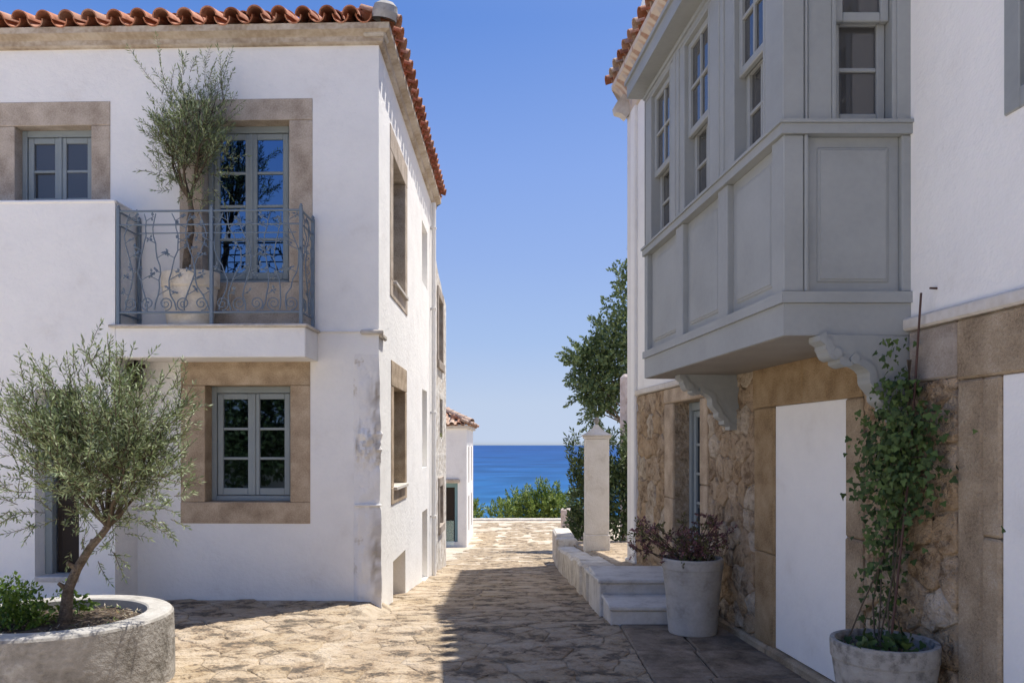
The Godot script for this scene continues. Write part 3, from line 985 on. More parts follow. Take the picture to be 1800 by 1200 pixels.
func left_house() -> void:
	var h := thing("white_house", "white plastered two-storey house with balcony and terracotta tile eaves left of the alley", "house", CORNER)
	var up_o := Rect2(-4.16, 3.7, 1.254, 1.646)
	var up_i := Rect2(-3.954, 3.9, .842, 1.189)
	var ba_o := Rect2(-2.15, 2.88, 1.439, 2.47)
	var ba_i := Rect2(-1.903, 3.394, .941, 1.726)
	var lo_o := Rect2(-2.138, .812, 1.402, 1.735)
	var lo_i := Rect2(-1.873, 1.042, .923, 1.248)
	var b := MB.new()
	b.wall(-7.0, 0.0, -0.6, 5.95, [up_o, ba_o, lo_o], 0.0, 0.1)
	part(h, "front_wall", b, M.plaster, FL)
	surround(h, FL, up_o, up_i, M.surround)
	surround(h, FL, ba_o, ba_i, M.surround)
	surround(h, FL, lo_o, lo_i, M.surround_ochre)
	casement(h, FL, up_i.position.x, up_i.end.x, up_i.position.y, up_i.end.y, -.12, 3, M.glass_bay, M.frame)
	casement(h, FL, ba_i.position.x, ba_i.end.x, ba_i.position.y, ba_i.end.y, -.15, 4, M.glass_sky_tint, M.frame)
	casement(h, FL, lo_i.position.x, lo_i.end.x, lo_i.position.y, lo_i.end.y, -.17, 3, M.glass, M.frame)
	# alley side
	var w1o := Rect2(.767, 3.39, 1.5, 2.0)
	var w1i := Rect2(1.0, 3.60, 1.06, 1.50)
	var w2o := Rect2(.853, .945, 1.355, 1.705)
	var w2i := Rect2(1.05, 1.15, 1.0, 1.20)
	var s := MB.new()
	s.wall(0.0, 5.9, -1.3, 5.95, [w1o, w2o, Rect2(4.06, 4.24, .8, .96), Rect2(4.1, 1.29, .7, 1.25), Rect2(4.1, -.56, .76, 1.15), Rect2(1.02, -.37, 1.1, .63)], 0.0, 0.24)
	for n in [Rect2(4.06, 4.24, .8, .96), Rect2(4.1, 1.29, .7, 1.25), Rect2(4.1, -.56, .76, 1.15), Rect2(1.02, -.37, 1.1, .63)]:
		s.quad(Vector3(n.position.x, n.position.y, -.238), Vector3(n.end.x, n.position.y, -.238), Vector3(n.end.x, n.end.y, -.238), Vector3(n.position.x, n.end.y, -.238))
	part(h, "alley_wall", s, M.plaster, FS)
	surround(h, FS, w1o, w1i, M.surround)
	surround(h, FS, w2o, w2i, M.surround_ochre)
	casement(h, FS, w1i.position.x, w1i.end.x, w1i.position.y, w1i.end.y, -.2, 3, M.glass, M.frame)
	casement(h, FS, w2i.position.x, w2i.end.x, w2i.position.y, w2i.end.y, -.2, 3, M.glass, M.frame)
	bx(h, "sill_slab", M.cornice_pale, FS, Vector3(.98, 3.56, -.2), Vector3(2.08, 3.60, .05))
	bx(h, "sill_slab", M.cornice_pale, FS, Vector3(1.03, 1.11, -.2), Vector3(2.07, 1.15, .05))
	var back := MB.new()
	var L := FL * Vector3(-7, 0, 0)
	var E := FS * Vector3(5.9, 0, 0)
	var LE := L + (E - CORNER)
	for k in [[L, LE], [LE, E]]:
		back.quad(k[1] + Vector3.UP * -1.3, k[0] + Vector3.UP * -1.3, k[0] + Vector3.UP * 5.95, k[1] + Vector3.UP * 5.95)
	part(h, "rear_wall", back, M.plaster)
	# cornice and roof
	part(h, "cornice", sweep([Vector2(-.02, 5.905), Vector2(.04, 5.91), Vector2(.055, 5.925), Vector2(.055, 5.98), Vector2(.07, 5.992), Vector2(.115, 6.012), Vector2(.135, 6.02), Vector2(.135, 6.085), Vector2(-.1, 6.09)], Vector2(-7, 0), Vector2.ZERO, Vector2(5.95, 0)), M.cornice)
	var roof := hold(h, "roof")
	var sl := 0.36
	var mats := [M.tile0, M.tile1, M.tile2, M.tile3, M.tile0]
	tile_rows(roof, FL, -4.75, 0.16, .225, 6.095, sl, 2, .25, mats, 0.0, 1.0)
	tile_rows(roof, FS, -.02, 5.98, .215, 6.095, sl, 2, .25, mats, 1.0, 0.0)
	var pl := MB.new()                                            # slopes behind the eaves
	var rise := 3.0 * tan(sl)
	var e0: Vector3 = CORNER + FL.basis.z * .1 + FS.basis.z * .1 + Vector3.UP * 6.09
	var e1: Vector3 = FL * Vector3(-7, 6.09, .1)
	var e2: Vector3 = FS * Vector3(5.95, 6.09, .1)
	var r0: Vector3 = e0 + Vector3(-3.0, rise, -3.0)
	var r1: Vector3 = e1 + Vector3(0, rise, -3.0)
	var r2: Vector3 = e2 + Vector3(-3.0, rise, 0)
	pl.quad(e1, e0, r0, r1)
	pl.quad(e0, e2, r2, r0)
	pl.quad(r1, r0, r2, e1 + (e2 - e0) + Vector3.UP * rise)
	pl.quad(e2, e2 + (e1 - e0), e1 + (e2 - e0) + Vector3.UP * rise, r2)
	part(roof, "roof_slope", pl, M.tile1)
	for i in 4:                                                   # the hip: a mortared end cap and a few ridge tiles
		var p := e0.lerp(r0, (i * .36 + .02) / e0.distance_to(r0)) + Vector3.UP * .08
		var z := (r0 - e0).normalized()
		var t := Transform3D(Basis.looking_at(-z, Vector3.UP), p)
		if i == 0:
			var cap := MB.new()
			cap.xf = t
			cap.lathe([Vector2(.0, -.02), Vector2(.09, -.01), Vector2(.125, .05), Vector2(.12, .2), Vector2(.11, .36)], 14, .05)
			cap.xf = Transform3D()
			part(roof, "ridge_end", ridge_cap(), M.concrete_rim, t)
		else:
			part(roof, "ridge_tile", tile_mesh(.125, .11, .42, .016, true), mats[i], t)
	bx(h, "eaves_block", M.cornice_pale, Transform3D(FL.basis, e0 + Vector3(-.11, -.03, -.11)), Vector3(-.14, -.09, -.12), Vector3(.10, .05, .10), .02)
	# worn corner, ledges
	var wc := MB.new()
	var nz := FastNoiseLite.new()
	nz.seed = 8
	nz.frequency = 2.6
	nz.fractal_octaves = 4
	var hgt := func(u: float, y: float) -> float:
		var edge := minf(minf((u + .27) / .05, (2.62 - y) / .25), 1.0)
		return (0.014 + 0.016 * nz.get_noise_2d(u * 2, y) + (0.02 if y < 1.0 + .03 * sin(u * 40) else 0.0) + 0.07 * exp(-pow((y - 1.66) / .2, 2.0)) * maxf(0, nz.get_noise_2d(u * 6 + 9, y * 3) + .3)) * maxf(edge, -0.3)
	var soil := func(su: float, sy: float, k: float) -> Color:
		var v := exp(-pow((su + .01) / .075, 2.0)) * clampf(exp(-pow((sy - .45) / .38, 2.0)) + exp(-pow((sy - 2.12) / .28, 2.0)) + .8 * exp(-pow((sy - 1.62) / .12, 2.0)), 0, 1) + .55 * exp(-pow((su + .22) / .035, 2.0)) * exp(-pow((sy - 1.62) / .14, 2.0))
		v *= clampf(.55 + 1.3 * nz.get_noise_2d(su * 5.0, sy * 1.6), 0, 1) * k
		return Color(1, 1, 1).lerp(Color(.38, .32, .25), clampf(v * 1.1, 0, .8))
	for side in 2:
		for i in 12:
			for j in 90:
				var q := []
				for k in [[0, 0], [1, 0], [1, 1], [0, 1]]:
					var u: float = lerpf(-.28, 0.0, (i + k[0]) / 12.0)
					var y: float = -.3 + 3.0 * (j + k[1]) / 90.0
					if side == 0: q.append(FL * Vector3(u, y, hgt.call(u, y)) + FS.basis.z * (hgt.call(0.0, y) if u > -.001 else 0.0))
					else:
						var v: float = lerpf(0.0, .12, (i + k[0]) / 12.0)
						q.append(FS * Vector3(v, y, hgt.call(0.0, y) * (1.0 - v / .11)) + FL.basis.z * (hgt.call(0.0, y) if v < .001 else 0.0))
				wc.quad(q[0], q[1], q[2], q[3])
				var corner := [[0, 0], [1, 1], [1, 0], [0, 0], [0, 1], [1, 1]]
				for t in 6:
					var su: float = lerpf(-.28, 0.0, (i + corner[t][0]) / 12.0) if side == 0 else -.12 * (i + corner[t][0]) / 12.0
					wc.c[wc.c.size() - 6 + t] = soil.call(su, -.3 + 3.0 * (j + corner[t][1]) / 90.0, 1.0 if side == 0 else .25)
	part(h, "worn_corner", wc, M.plaster_worn)
	bx(h, "ledge", M.plaster_warm, FL, Vector3(-.62, 2.848, 0), Vector3(.02, 2.868, .022), .006)
	bx(h, "ledge_end", M.cornice_pale, FL, Vector3(-.19, 2.825, .0), Vector3(.055, 2.872, .05), .012)
	bx(h, "ledge_end", M.cornice_pale, FS, Vector3(.0, 2.79, .0), Vector3(.30, 2.85, .045), .016)
	bx(h, "ledge", M.plaster_worn, FL, Vector3(-.26, 1.0, 0), Vector3(.035, 1.022, .05), .008)
	# drainpipe and pilaster at the far end of the alley side
	var dp := MB.new()
	dp.tube([FS * Vector3(5.35, -.7, .06), FS * Vector3(5.35, 2.4, .06), FS * Vector3(5.35, 5.85, .06)], [.04, .04, .04], 10)
	part(h, "drainpipe", dp, M.plaster)
	for y in [.4, 2.2, 4.0, 5.4]:
		bx(h, "pipe_clip", M.plaster_warm, FS, Vector3(5.30, y, 0), Vector3(5.40, y + .03, .105), .004)
	bx(h, "pilaster", M.plaster_warm, FS, Vector3(5.62, -1.2, 0), Vector3(5.93, 5.86, .045), .01)
	# the projecting bay with a parapet, its doorway half hidden by the olive
	var bl := hold(h, "projecting_bay")
	var f := MB.new()
	f.wall(-7.0, -2.608, -.6, 4.12, [Rect2(-3.44, .30, .46, 1.92)], .46, .3)
	f.quad(Vector3(-2.608, -.6, .46), Vector3(-2.608, -.6, 0), Vector3(-2.608, 4.12, 0), Vector3(-2.608, 4.12, .46))
	part(bl, "bay_wall", f, M.plaster, FL)
	bx(bl, "parapet_cap", M.plaster, FL, Vector3(-7.0, 4.11, -.0), Vector3(-2.600, 4.148, .470), .012)
	bx(bl, "doorstep", M.marble, FL, Vector3(-3.44, .255, .14), Vector3(-2.98, .31, .475), .008)
	bx(bl, "door_jamb", M.frame, FL, Vector3(-3.437, .31, .22), Vector3(-3.36, 2.215, .30), .006)
	bx(bl, "door", M.dark_wood, FL, Vector3(-3.36, .31, .165), Vector3(-2.982, 2.215, .20), .006)
	for k in 3: bx(bl, "door_panel", M.dark_wood, FL, Vector3(-3.31, .42 + .6 * k, .198), Vector3(-3.03, .92 + .6 * k, .212), .01)
	# balcony slab and wrought iron railing
	bx(h, "balcony_slab", M.plaster, FL, Vector3(-2.604, 2.538, 0), Vector3(-.652, 2.842, .468), .008)
	bx(h, "balcony_edge", M.cornice_pale, FL, Vector3(-2.66, 2.842, 0), Vector3(-.625, 2.872, .505), .008)
	railing(h)

func ridge_cap() -> MB:
	var b := MB.new()
	b.lathe([Vector2(.13, -.05), Vector2(.135, .02), Vector2(.12, .09), Vector2(.07, .13), Vector2(.0, .14)], 16, .06)
	return b

func spiral(mid: Vector3, r: float, turns: float, hand: float, start: float) -> Array:
	var pts := []
	for i in 26:
		var t := i / 25.0
		var a := start + hand * t * turns * TAU
		var q := r * (1.0 - 0.82 * t)
		pts.append(mid + Vector3(cos(a) * q, sin(a) * q, 0))
	return pts

func flat(n: int, r: float, r2 := -1.0) -> Array:
	var out := []
	for i in n: out.append(lerpf(r, r if r2 < 0 else r2, i / float(maxi(n - 1, 1))))
	return out

func iron_panel(rail: Node3D, xf: Transform3D, w: float) -> void:
	# x from 0 to w, y from the bottom rail (0) to the second rail (0.89); a vine of iron with scrolls at its foot
	var n := int(round(w / .17))
	for i in n:
		var b := MB.new()
		b.xf = xf
		var sp := spiral(Vector3((i + .5) * w / n, .085, 0), .072, 1.7, 1.0 if i % 2 == 0 else -1.0, -PI / 2)
		b.tube(sp, flat(26, .0065, .005), 5)
		part(rail, "scroll", b, M.iron)
	var stems := int(round(w / .15))
	for i in stems:
		var b := MB.new()
		b.xf = xf
		var x := (i + .5) * w / stems
		var pts := []
		var amp := rng.randf_range(.03, .075)
		var ph := rng.randf() * TAU
		var lean := rng.randf_range(-.06, .06)
		for k in 14:
			var t := k / 13.0
			pts.append(Vector3(clampf(x + amp * sin(ph + t * 7.5) + lean * t + rng.randfn(0, .006), .01, w - .01), .02 + t * .98, rng.randfn(0, .006)))
		b.tube(pts, flat(14, .008, .0055), 5)
		for k in [2, 4, 5, 7, 8, 9, 11, 12]:                     # side shoots that curl, each with a leaf
			if rng.randf() < .2: continue
			var sgn := 1.0 if rng.randf() < .5 else -1.0
			var q: Vector3 = pts[k]
			var l := rng.randf_range(.05, .13)
			var sh := []
			for m in 7:
				var t := m / 6.0
				sh.append(q + Vector3(sgn * l * sin(t * 2.2), l * (t * 1.2 - .5 * t * t), .012 * sin(t * 5)))
			b.tube(sh, flat(7, .005, .0035), 4)
			var tip: Vector3 = sh[6]
			for m in 2:
				var a := rng.randf() * TAU
				var d := Vector3(cos(a), sin(a), .3).normalized()
				b.leaf(tip, d, d.cross(Vector3(.2, .3, 1)).normalized(), .045, .026)
				b.leaf(sh[3], -d, d.cross(Vector3(.2, -.3, 1)).normalized(), .035, .02)
		part(rail, "iron_stem", b, M.iron)

func railing(h: Node3D) -> void:
	var r := hold(h, "balcony_railing")
	var w := .455
	var posts := [Vector2(-2.575, w), Vector2(-1.615, w), Vector2(-.70, w), Vector2(-.70, .03), Vector2(-2.575, .03)]
	for p in posts:
		var b := MB.new()
		b.xf = FL
		var s := .017 if p.x != -.70 or p.y > .1 else .012
		b.box(Vector3(p.x - s, 2.872, p.y - s), Vector3(p.x + s, 4.055, p.y + s), .004)
		b.xf = FL * Transform3D(Basis(), Vector3(p.x, 4.055, p.y))
		b.lathe([Vector2(.012, 0), Vector2(.02, .012), Vector2(.012, .026), Vector2(0.0, .04)], 8)
		part(r, "post", b, M.iron)
	for k in [[4.025, .011], [3.886, .009], [2.995, .012]]:
		for s in [[Vector3(-2.575, k[0], w), Vector3(-.70, k[0], w)], [Vector3(-.70, k[0], w), Vector3(-.70, k[0], 0.0)], [Vector3(-2.575, k[0], w), Vector3(-2.575, k[0], 0.0)]]:
			var b := MB.new()
			b.xf = FL
			b.tube(s, [k[1], k[1]], 8)
			part(r, "rail", b, M.iron)
	var t2 := MB.new()
	t2.xf = FL
	t2.tube([Vector3(-2.35, 3.80, w), Vector3(-.75, 3.80, w)], [.007, .007], 6)
	part(r, "rail", t2, M.iron)
	iron_panel(r, FL * Transform3D(Basis(), Vector3(-2.55, 3.0, w)), .92)
	iron_panel(r, FL * Transform3D(Basis(), Vector3(-1.595, 3.0, w)), .88)
	iron_panel(r, FL * Transform3D(Basis(Vector3.UP, PI / 2), Vector3(-.70, 3.0, w - .01)), .41)

# ------------------------------------------------------------------ houses further down
func middle_house() -> void:
	var h := thing("weathered_house", "weathered off-white house with sloping broken wall top beyond the white house's drainpipe", "house", FS * Vector3(6, alley(14.5), 0))
	var w := MB.new()
	var holes := [Rect2(6.58, 3.12, 1.22, 1.56), Rect2(7.17, 1.81, .62, .76), Rect2(6.81, -.08, 1.0, 1.1)]
	w.wall(6.02, 8.66, -1.6, 4.60, holes, 0.0, .12)
	var top := PackedVector2Array([Vector2(6.02, 4.6), Vector2(8.66, 4.6)])
	var steps := [Vector2(8.66, 4.64), Vector2(8.2, 4.72), Vector2(7.9, 4.70), Vector2(7.4, 4.86), Vector2(7.0, 4.92), Vector2(6.6, 5.02), Vector2(6.3, 5.15), Vector2(6.02, 5.17)]
	for q in steps: top.append(q)
	w.prism(top, -.35, 0.0)
	w.quad(Vector3(8.66, -1.6, 0), Vector3(8.66, -1.6, -3.0), Vector3(8.66, 4.6, -3.0), Vector3(8.66, 4.6, 0))
	part(h, "wall", w, M.plaster_rough, FS)
	for i in 2:
		var o: Rect2 = holes[0] if i == 0 else holes[2]
		var s := hold(h, "window_surround")
		var q := Rect2(o.position + Vector2(.16, .16), o.size - Vector2(.32, .34))
		bx(s, "lintel", M.surround_grey, FS, Vector3(o.position.x, q.end.y, -.3), Vector3(o.end.x, o.end.y, .03), .008)
		bx(s, "jamb", M.surround_grey, FS, Vector3(o.position.x, q.position.y, -.3), Vector3(q.position.x, q.end.y - .002, .026), .008)
		bx(s, "jamb", M.surround_grey, FS, Vector3(q.end.x, q.position.y, -.3), Vector3(o.end.x, q.end.y - .002, .026), .008)
		bx(s, "sill", M.surround_grey, FS, Vector3(o.position.x, o.position.y, -.3), Vector3(o.end.x, q.position.y - .002, .05), .008)
		casement(h, FS, q.position.x, q.end.x, q.position.y, q.end.y, -.22, 2, M.glass, M.frame)
	bx(h, "slot_back", M.dark, FS, Vector3(7.16, 1.80, -.2), Vector3(7.8, 2.58, -.118))
	var moss := MB.new()
	leafy(moss, [[FS * Vector3(7.5, 1.84, -.04), Vector3(.05, .06, .22), 90]], .04, .02, Color(.10, .12, .03), Color(.22, .24, .08))
	part(h, "wall_plant", moss, M.leaf, Transform3D(), "stuff")
	var roof := MB.new()
	roof.box(Vector3(6.02, 4.35, -3.0), Vector3(8.66, 4.5, -.36))
	part(h, "flat_roof", roof, M.plaster_rough, FS)

func far_house() -> void:
	var d := 27.7
	var h := thing("small_white_house", "small white house with hipped tile roof and glazed door near the sea", "house", Vector3(-1.58, -1.92, -d))
	var xf := Transform3D(Basis(), Vector3(-1.58, 0, -d))
	var sf := Transform3D(Basis(Vector3(0, 0, -1), Vector3.UP, Vector3(1, 0, 0)), Vector3(-1.58, 0, -d))
	var w := MB.new()
	w.wall(-5.0, 0, -2.3, 2.25, [Rect2(-.86, -1.72, .55, 2.05)], 0, .35)
	part(h, "front_wall", w, M.plaster, xf)
	var s := MB.new()
	s.wall(0, 4.6, -2.3, 2.25, [Rect2(1.1, .25, .62, 1.35), Rect2(1.1, -1.5, .62, 1.3), Rect2(3.0, .25, .62, 1.35), Rect2(3.0, -1.5, .62, 1.3)], 0, .16)
	s.quad(Vector3(4.6, -2.3, 0), Vector3(4.6, -2.3, -5), Vector3(4.6, 2.25, -5), Vector3(4.6, 2.25, 0))
	part(h, "side_wall", s, M.plaster, sf)
	for q in [Vector2(1.1, .25), Vector2(1.1, -1.5), Vector2(3.0, .25), Vector2(3.0, -1.5)]:
		bx(h, "shutter", M.surround_grey, sf, Vector3(q.x, q.y, -.16), Vector3(q.x + .62, q.y + 1.35, -.10))
	var door := hold(h, "door")
	bx(door, "frame", M.frame_teal, xf, Vector3(-.86, -1.72, -.30), Vector3(-.79, .33, -.12), .01)
	bx(door, "frame", M.frame_teal, xf, Vector3(-.42, -1.72, -.30), Vector3(-.31, .33, -.12), .01)
	bx(door, "frame", M.frame_teal, xf, Vector3(-.79, .17, -.30), Vector3(-.42, .33, -.14), .01)
	bx(door, "leaf", M.dark_wood, xf, Vector3(-.79, -1.72, -.34), Vector3(-.42, .17, -.26))
	bx(h, "door_hood", M.cornice, xf, Vector3(-.95, .33, 0), Vector3(-.24, .47, .10), .03)
	bx(h, "glass_screen", M.glass_clear, xf, Vector3(-1.0, -1.80, .30), Vector3(-.42, -.95, .312))
	bx(h, "cornice", M.cornice_pale, xf, Vector3(-5.0, 2.22, -.1), Vector3(.10, 2.34, .10), .02)
	bx(h, "cornice", M.cornice_pale, sf, Vector3(-.09, 2.218, -.1), Vector3(4.65, 2.338, .098), .02)
	var roof := hold(h, "roof")
	var b := MB.new()
	var e0 := Vector3(-1.58 + .2, 2.36, -d + .2)
	var e1 := e0 + Vector3(-5.2, 0, 0)
	var e2 := e0 + Vector3(0, 0, -4.9)
	var r0 := e0 + Vector3(-2.4, 1.1, -2.4)
	b.quad(e1, e0, r0, e1 + Vector3(0, 1.1, -2.4))
	b.quad(e0, e2, e2 + Vector3(-2.4, 1.1, 0), r0)
	b.quad(e0, e1, e1 + Vector3(0, -.03, -2.4), r0 + Vector3(0, -1.13, 0))
	part(roof, "roof_slope", b, M.tile_old)
	var mats := [M.tile_old, M.tile_old, M.tile3]
	tile_rows(roof, xf, -3.0, .3, .22, 2.33, .43, 4, .25, mats, 0.0, 1.0)
	tile_rows(roof, sf, -.2, 4.8, .22, 2.33, .43, 2, .25, mats, 1.0, 0.0)
	for i in 5:
		var z := (r0 - e0).normalized()
		part(roof, "ridge_tile", tile_mesh(.13, .11, .42, .016, true), M.tile_old, Transform3D(Basis.looking_at(-z, Vector3.UP), e0 + z * (.02 + .36 * i) + Vector3.UP * .07))

# ------------------------------------------------------------------ right house
func U(d: float) -> float:
	return -1.0053 * d

func blk(s: Node3D, called: String, m: Material, d0: float, d1: float, y0: float, y1: float, w0 := -.2, w1 := .02, bev := .012) -> void:
	bx(s, called, m, FR, Vector3(U(d0), y0, w0), Vector3(U(d1), y1, w1), bev)

func right_house() -> void:
	var h := thing("bay_window_house", "stone and white plaster house with grey wooden bay window right of the alley", "house", Vector3(1.95, alley(7.5), -7.5))
	# shell
	var up := MB.new()
	up.wall(U(10.84), U(-2.0), 2.33, 6.2, [Rect2(U(3.76), 3.2, 1.0, 1.6)], 0.0, .12)
	part(h, "upper_wall", up, M.plaster, FR)
	var lowm := MB.new()
	lowm.wall(U(10.84), U(-2.0), -.6, 2.34, [Rect2(U(8.87), -.6, U(7.98) - U(8.87), 2.72)], -.012, .3)
	part(h, "lower_wall", lowm, M.mortar, FR)
	var ends := MB.new()
	ends.xf = FR
	var a := U(10.84)
	var z := U(-2.0)
	ends.quad(Vector3(a, -1.2, -6), Vector3(a, -1.2, 0), Vector3(a, 6.2, 0), Vector3(a, 6.2, -6))
	ends.quad(Vector3(z, -1.2, 0), Vector3(z, -1.2, -6), Vector3(z, 6.2, -6), Vector3(z, 6.2, 0))
	ends.quad(Vector3(z, -1.2, -6), Vector3(a, -1.2, -6), Vector3(a, 6.2, -6), Vector3(z, 6.2, -6))
	part(h, "end_wall", ends, M.plaster)
	blk(h, "corner_pilaster", M.plaster_warm, 10.86, 10.43, -.4, 6.12, -.3, .03, .008)
	blk(h, "corner_pilaster", M.plaster, 10.62, 10.44, .1, 6.10, .0, .045, .01)
	blk(h, "pilaster_foot", M.marble, 10.88, 10.40, -.3, .12, -.3, .06, .015)
	# string course
	for k in [[10.42, 8.6], [8.598, 6.7], [4.53, 3.55], [3.548, 2.2]]:
		blk(h, "string_course", M.cornice_pale, k[0], k[1], 2.292, 2.365, -.1, .045, .012)
	# rubble, stone by stone
	var st := hold(h, "rubble_wall")
	rubble(st, FR, Vector2(U(10.42), -.05), Vector2(U(9.20), 2.29), .27, .30)
	rubble(st, FR, Vector2(U(7.745), -.15), Vector2(U(6.64), 2.33), .23, .19)
	rubble(st, FR, Vector2(U(4.975), -.1), Vector2(U(4.52), 2.33), .22, .2)
	rubble(st, FR, Vector2(U(4.52), -.1), Vector2(U(4.09), 2.0), .22, .2)
	# dressed stone
	var ds := hold(h, "dressed_stone")
	blk(ds, "jamb", M.surround_ochre, 9.19, 8.872, -.1, 1.05)
	blk(ds, "jamb", M.surround_ochre, 9.19, 8.872, 1.055, 2.118, -.2, .017)
	blk(ds, "jamb", M.surround_ochre, 7.978, 7.755, -.1, 1.25, -.2, .018)
	blk(ds, "jamb", M.surround_ochre, 7.978, 7.755, 1.255, 2.118)
	blk(ds, "lintel", M.surround_ochre, 9.20, 7.74, 2.122, 2.288, -.2, .022)
	blk(ds, "jamb", M.ochre, 6.63, 6.255, .02, .78, -.2, .018)
	blk(ds, "jamb", M.ochre, 6.63, 6.255, .785, 1.95, -.2, .022)
	blk(ds, "lintel", M.ochre, 6.66, 5.78, 1.956, 2.33, -.2, .024)
	blk(ds, "lintel", M.ochre, 5.778, 4.99, 1.954, 2.33, -.2, .021)
	blk(ds, "jamb", M.brown, 5.185, 4.985, .04, 1.05, -.2, .020)
	blk(ds, "jamb", M.brown, 5.185, 4.985, 1.055, 1.950, -.2, .017)
	blk(ds, "ashlar", M.surround_grey, 4.50, 4.10, 2.0, 2.288, -.2, .016)
	blk(ds, "lintel", M.brown, 4.085, 2.6, 1.985, 2.288, -.2, .022)
	blk(ds, "jamb", M.brown, 4.085, 3.905, -.1, 1.98, -.2, .016)
	blk(ds, "jamb", M.brown, 3.900, 3.775, -.1, 1.20, -.2, .021)
	blk(ds, "jamb", M.brown, 3.900, 3.775, 1.205, 1.98, -.2, .019)
	blk(ds, "jamb", M.brown, 2.75, 2.55, .1, 1.98, -.2, .019)
	blk(ds, "plinth", M.brown, 7.62, 6.35, -.2, .050, -.2, .05, .02)
	blk(ds, "plinth", M.brown, 6.345, 5.0, -.2, .055, -.2, .052, .02)
	blk(ds, "plinth", M.brown, 4.995, 3.8, -.2, .055, -.2, .045, .02)
	# walled-up doorways
	blk(h, "blocked_doorway", M.plaster, 6.253, 5.187, .06, 1.953, -.2, .004, .004)
	blk(h, "blocked_doorway", M.plaster, 3.773, 2.76, -.1, 1.982, -.2, .004, .004)
	# door at the top of the steps
	var door := hold(h, "glazed_door")
	var x0 := U(8.87)
	var x1 := U(7.98)
	var fr := MB.new()
	fr.box(Vector3(x0, .1, -.26), Vector3(x0 + .07, 2.118, -.17), .006)
	fr.box(Vector3(x1 - .07, .1, -.26), Vector3(x1, 2.118, -.17), .006)
	fr.box(Vector3(x0 + .07, 2.03, -.26), Vector3(x1 - .07, 2.118, -.175), .006)
	part(door, "frame", fr, M.frame, FR)
	var lf := MB.new()
	for k in 2:
		var p := x0 + .075 if k == 0 else (x0 + x1) / 2 + .003
		var q := (x0 + x1) / 2 - .003 if k == 0 else x1 - .075
		lf.box(Vector3(p, .12, -.245), Vector3(p + .07, 2.025, -.20), .006)
		lf.box(Vector3(q - .07, .12, -.245), Vector3(q, 2.025, -.20), .006)
		lf.box(Vector3(p + .07, .12, -.245), Vector3(q - .07, .62, -.205), .006)
		for y in [1.0, 1.32, 1.64, 1.955]: lf.box(Vector3(p + .07, y, -.24), Vector3(q - .07, y + .03 + (.04 if y > 1.9 else 0.0), -.206), .005)
		for y in [.62, 1.03, 1.35, 1.67]:
			var g := MB.new()
			g.box(Vector3(p + .066, y - .004, -.232), Vector3(q - .066, y + .34, -.226))
			part(door, "pane", g, M.glass, FR)
	part(door, "door_leaf", lf, M.frame, FR)
	# small window high on the near end of the wall
	var nw := Rect2(U(3.76), 3.2, 1.0, 1.6)
	var f2 := MB.new()
	f2.box(Vector3(nw.position.x, nw.position.y, -.08), Vector3(nw.position.x + .10, nw.end.y, .012), .006)
	f2.box(Vector3(nw.end.x - .10, nw.position.y, -.08), Vector3(nw.end.x, nw.end.y, .012), .006)
	f2.box(Vector3(nw.position.x + .10, nw.position.y, -.08), Vector3(nw.end.x - .10, nw.position.y + .10, .010), .006)
	f2.box(Vector3(nw.position.x + .10, nw.end.y - .10, -.08), Vector3(nw.end.x - .10, nw.end.y, .010), .006)
	part(h, "window_casing", f2, M.bay, FR)
	casement(h, FR, nw.position.x + .10, nw.end.x - .10, nw.position.y + .10, nw.end.y - .10, -.04, 3, M.glass_bay, M.bay)
	bay(h)
	# eaves: painted cavetto and tiles
	var cv := MB.new()
	var prof := [Vector2(.0, 6.10), Vector2(.03, 6.11), Vector2(.035, 6.17), Vector2(.05, 6.26), Vector2(.09, 6.36), Vector2(.15, 6.44), Vector2(.215, 6.48), Vector2(.235, 6.49), Vector2(.24, 6.55), Vector2(-.1, 6.56)]
	var c0 := U(10.9)
	var c1 := U(-2.0)
	var run := 0.0
	for i in prof.size() - 1:
		var p: Vector2 = prof[i]
		var q: Vector2 = prof[i + 1]
		var nn := Vector3(0, p.x - q.x, q.y - p.y).normalized()
		var r2 := run + p.distance_to(q)
		cv.quad(Vector3(c0, p.y, p.x), Vector3(c1, p.y, p.x), Vector3(c1, q.y, q.x), Vector3(c0, q.y, q.x))
		for k in 6:
			var t := cv.v.size() - 6 + k
			var vv := cv.v[t]
			cv.uv[t] = Vector2((vv.x - c0) / 1.6, (run if absf(vv.y - p.y) < 1e-4 and absf(vv.z - p.x) < 1e-4 else r2) / .55)
		run = r2
		if i > 0:
			cv.tri(Vector3(c0, prof[0].y, prof[0].x), Vector3(c0, p.y, p.x), Vector3(c0, q.y, q.x))
			for k in 3: cv.uv[cv.uv.size() - 1 - k] = Vector2(.02 * k, .02)
	part(h, "painted_cornice", cv, M.painted, FR)
	var corb := PackedVector2Array()
	for q in [Vector2(0, 6.13), Vector2(.06, 6.05), Vector2(.12, 6.10), Vector2(.2, 6.12), Vector2(.22, 6.2), Vector2(.16, 6.3), Vector2(.10, 6.36), Vector2(0, 6.38)]: corb.append(q)
	var cb := MB.new()
	cb.prism(corb, -.07, .07)
	part(h, "corner_corbel", cb, M.cornice_pale, FR * Transform3D(Basis(Vector3.UP, -PI / 2), Vector3(U(10.78), 0, .02)))
	var roof := hold(h, "roof")
	tile_rows(roof, FR, U(10.95), U(5.6), .29, 6.58, .36, 2, .25, [M.tile_old, M.tile_old, M.tile3, M.tile1])
	var sl := MB.new()
	sl.xf = FR
	sl.quad(Vector3(c0, 6.57, .22), Vector3(c1, 6.57, .22), Vector3(c1, 7.7, -2.9), Vector3(c0, 7.7, -2.9))
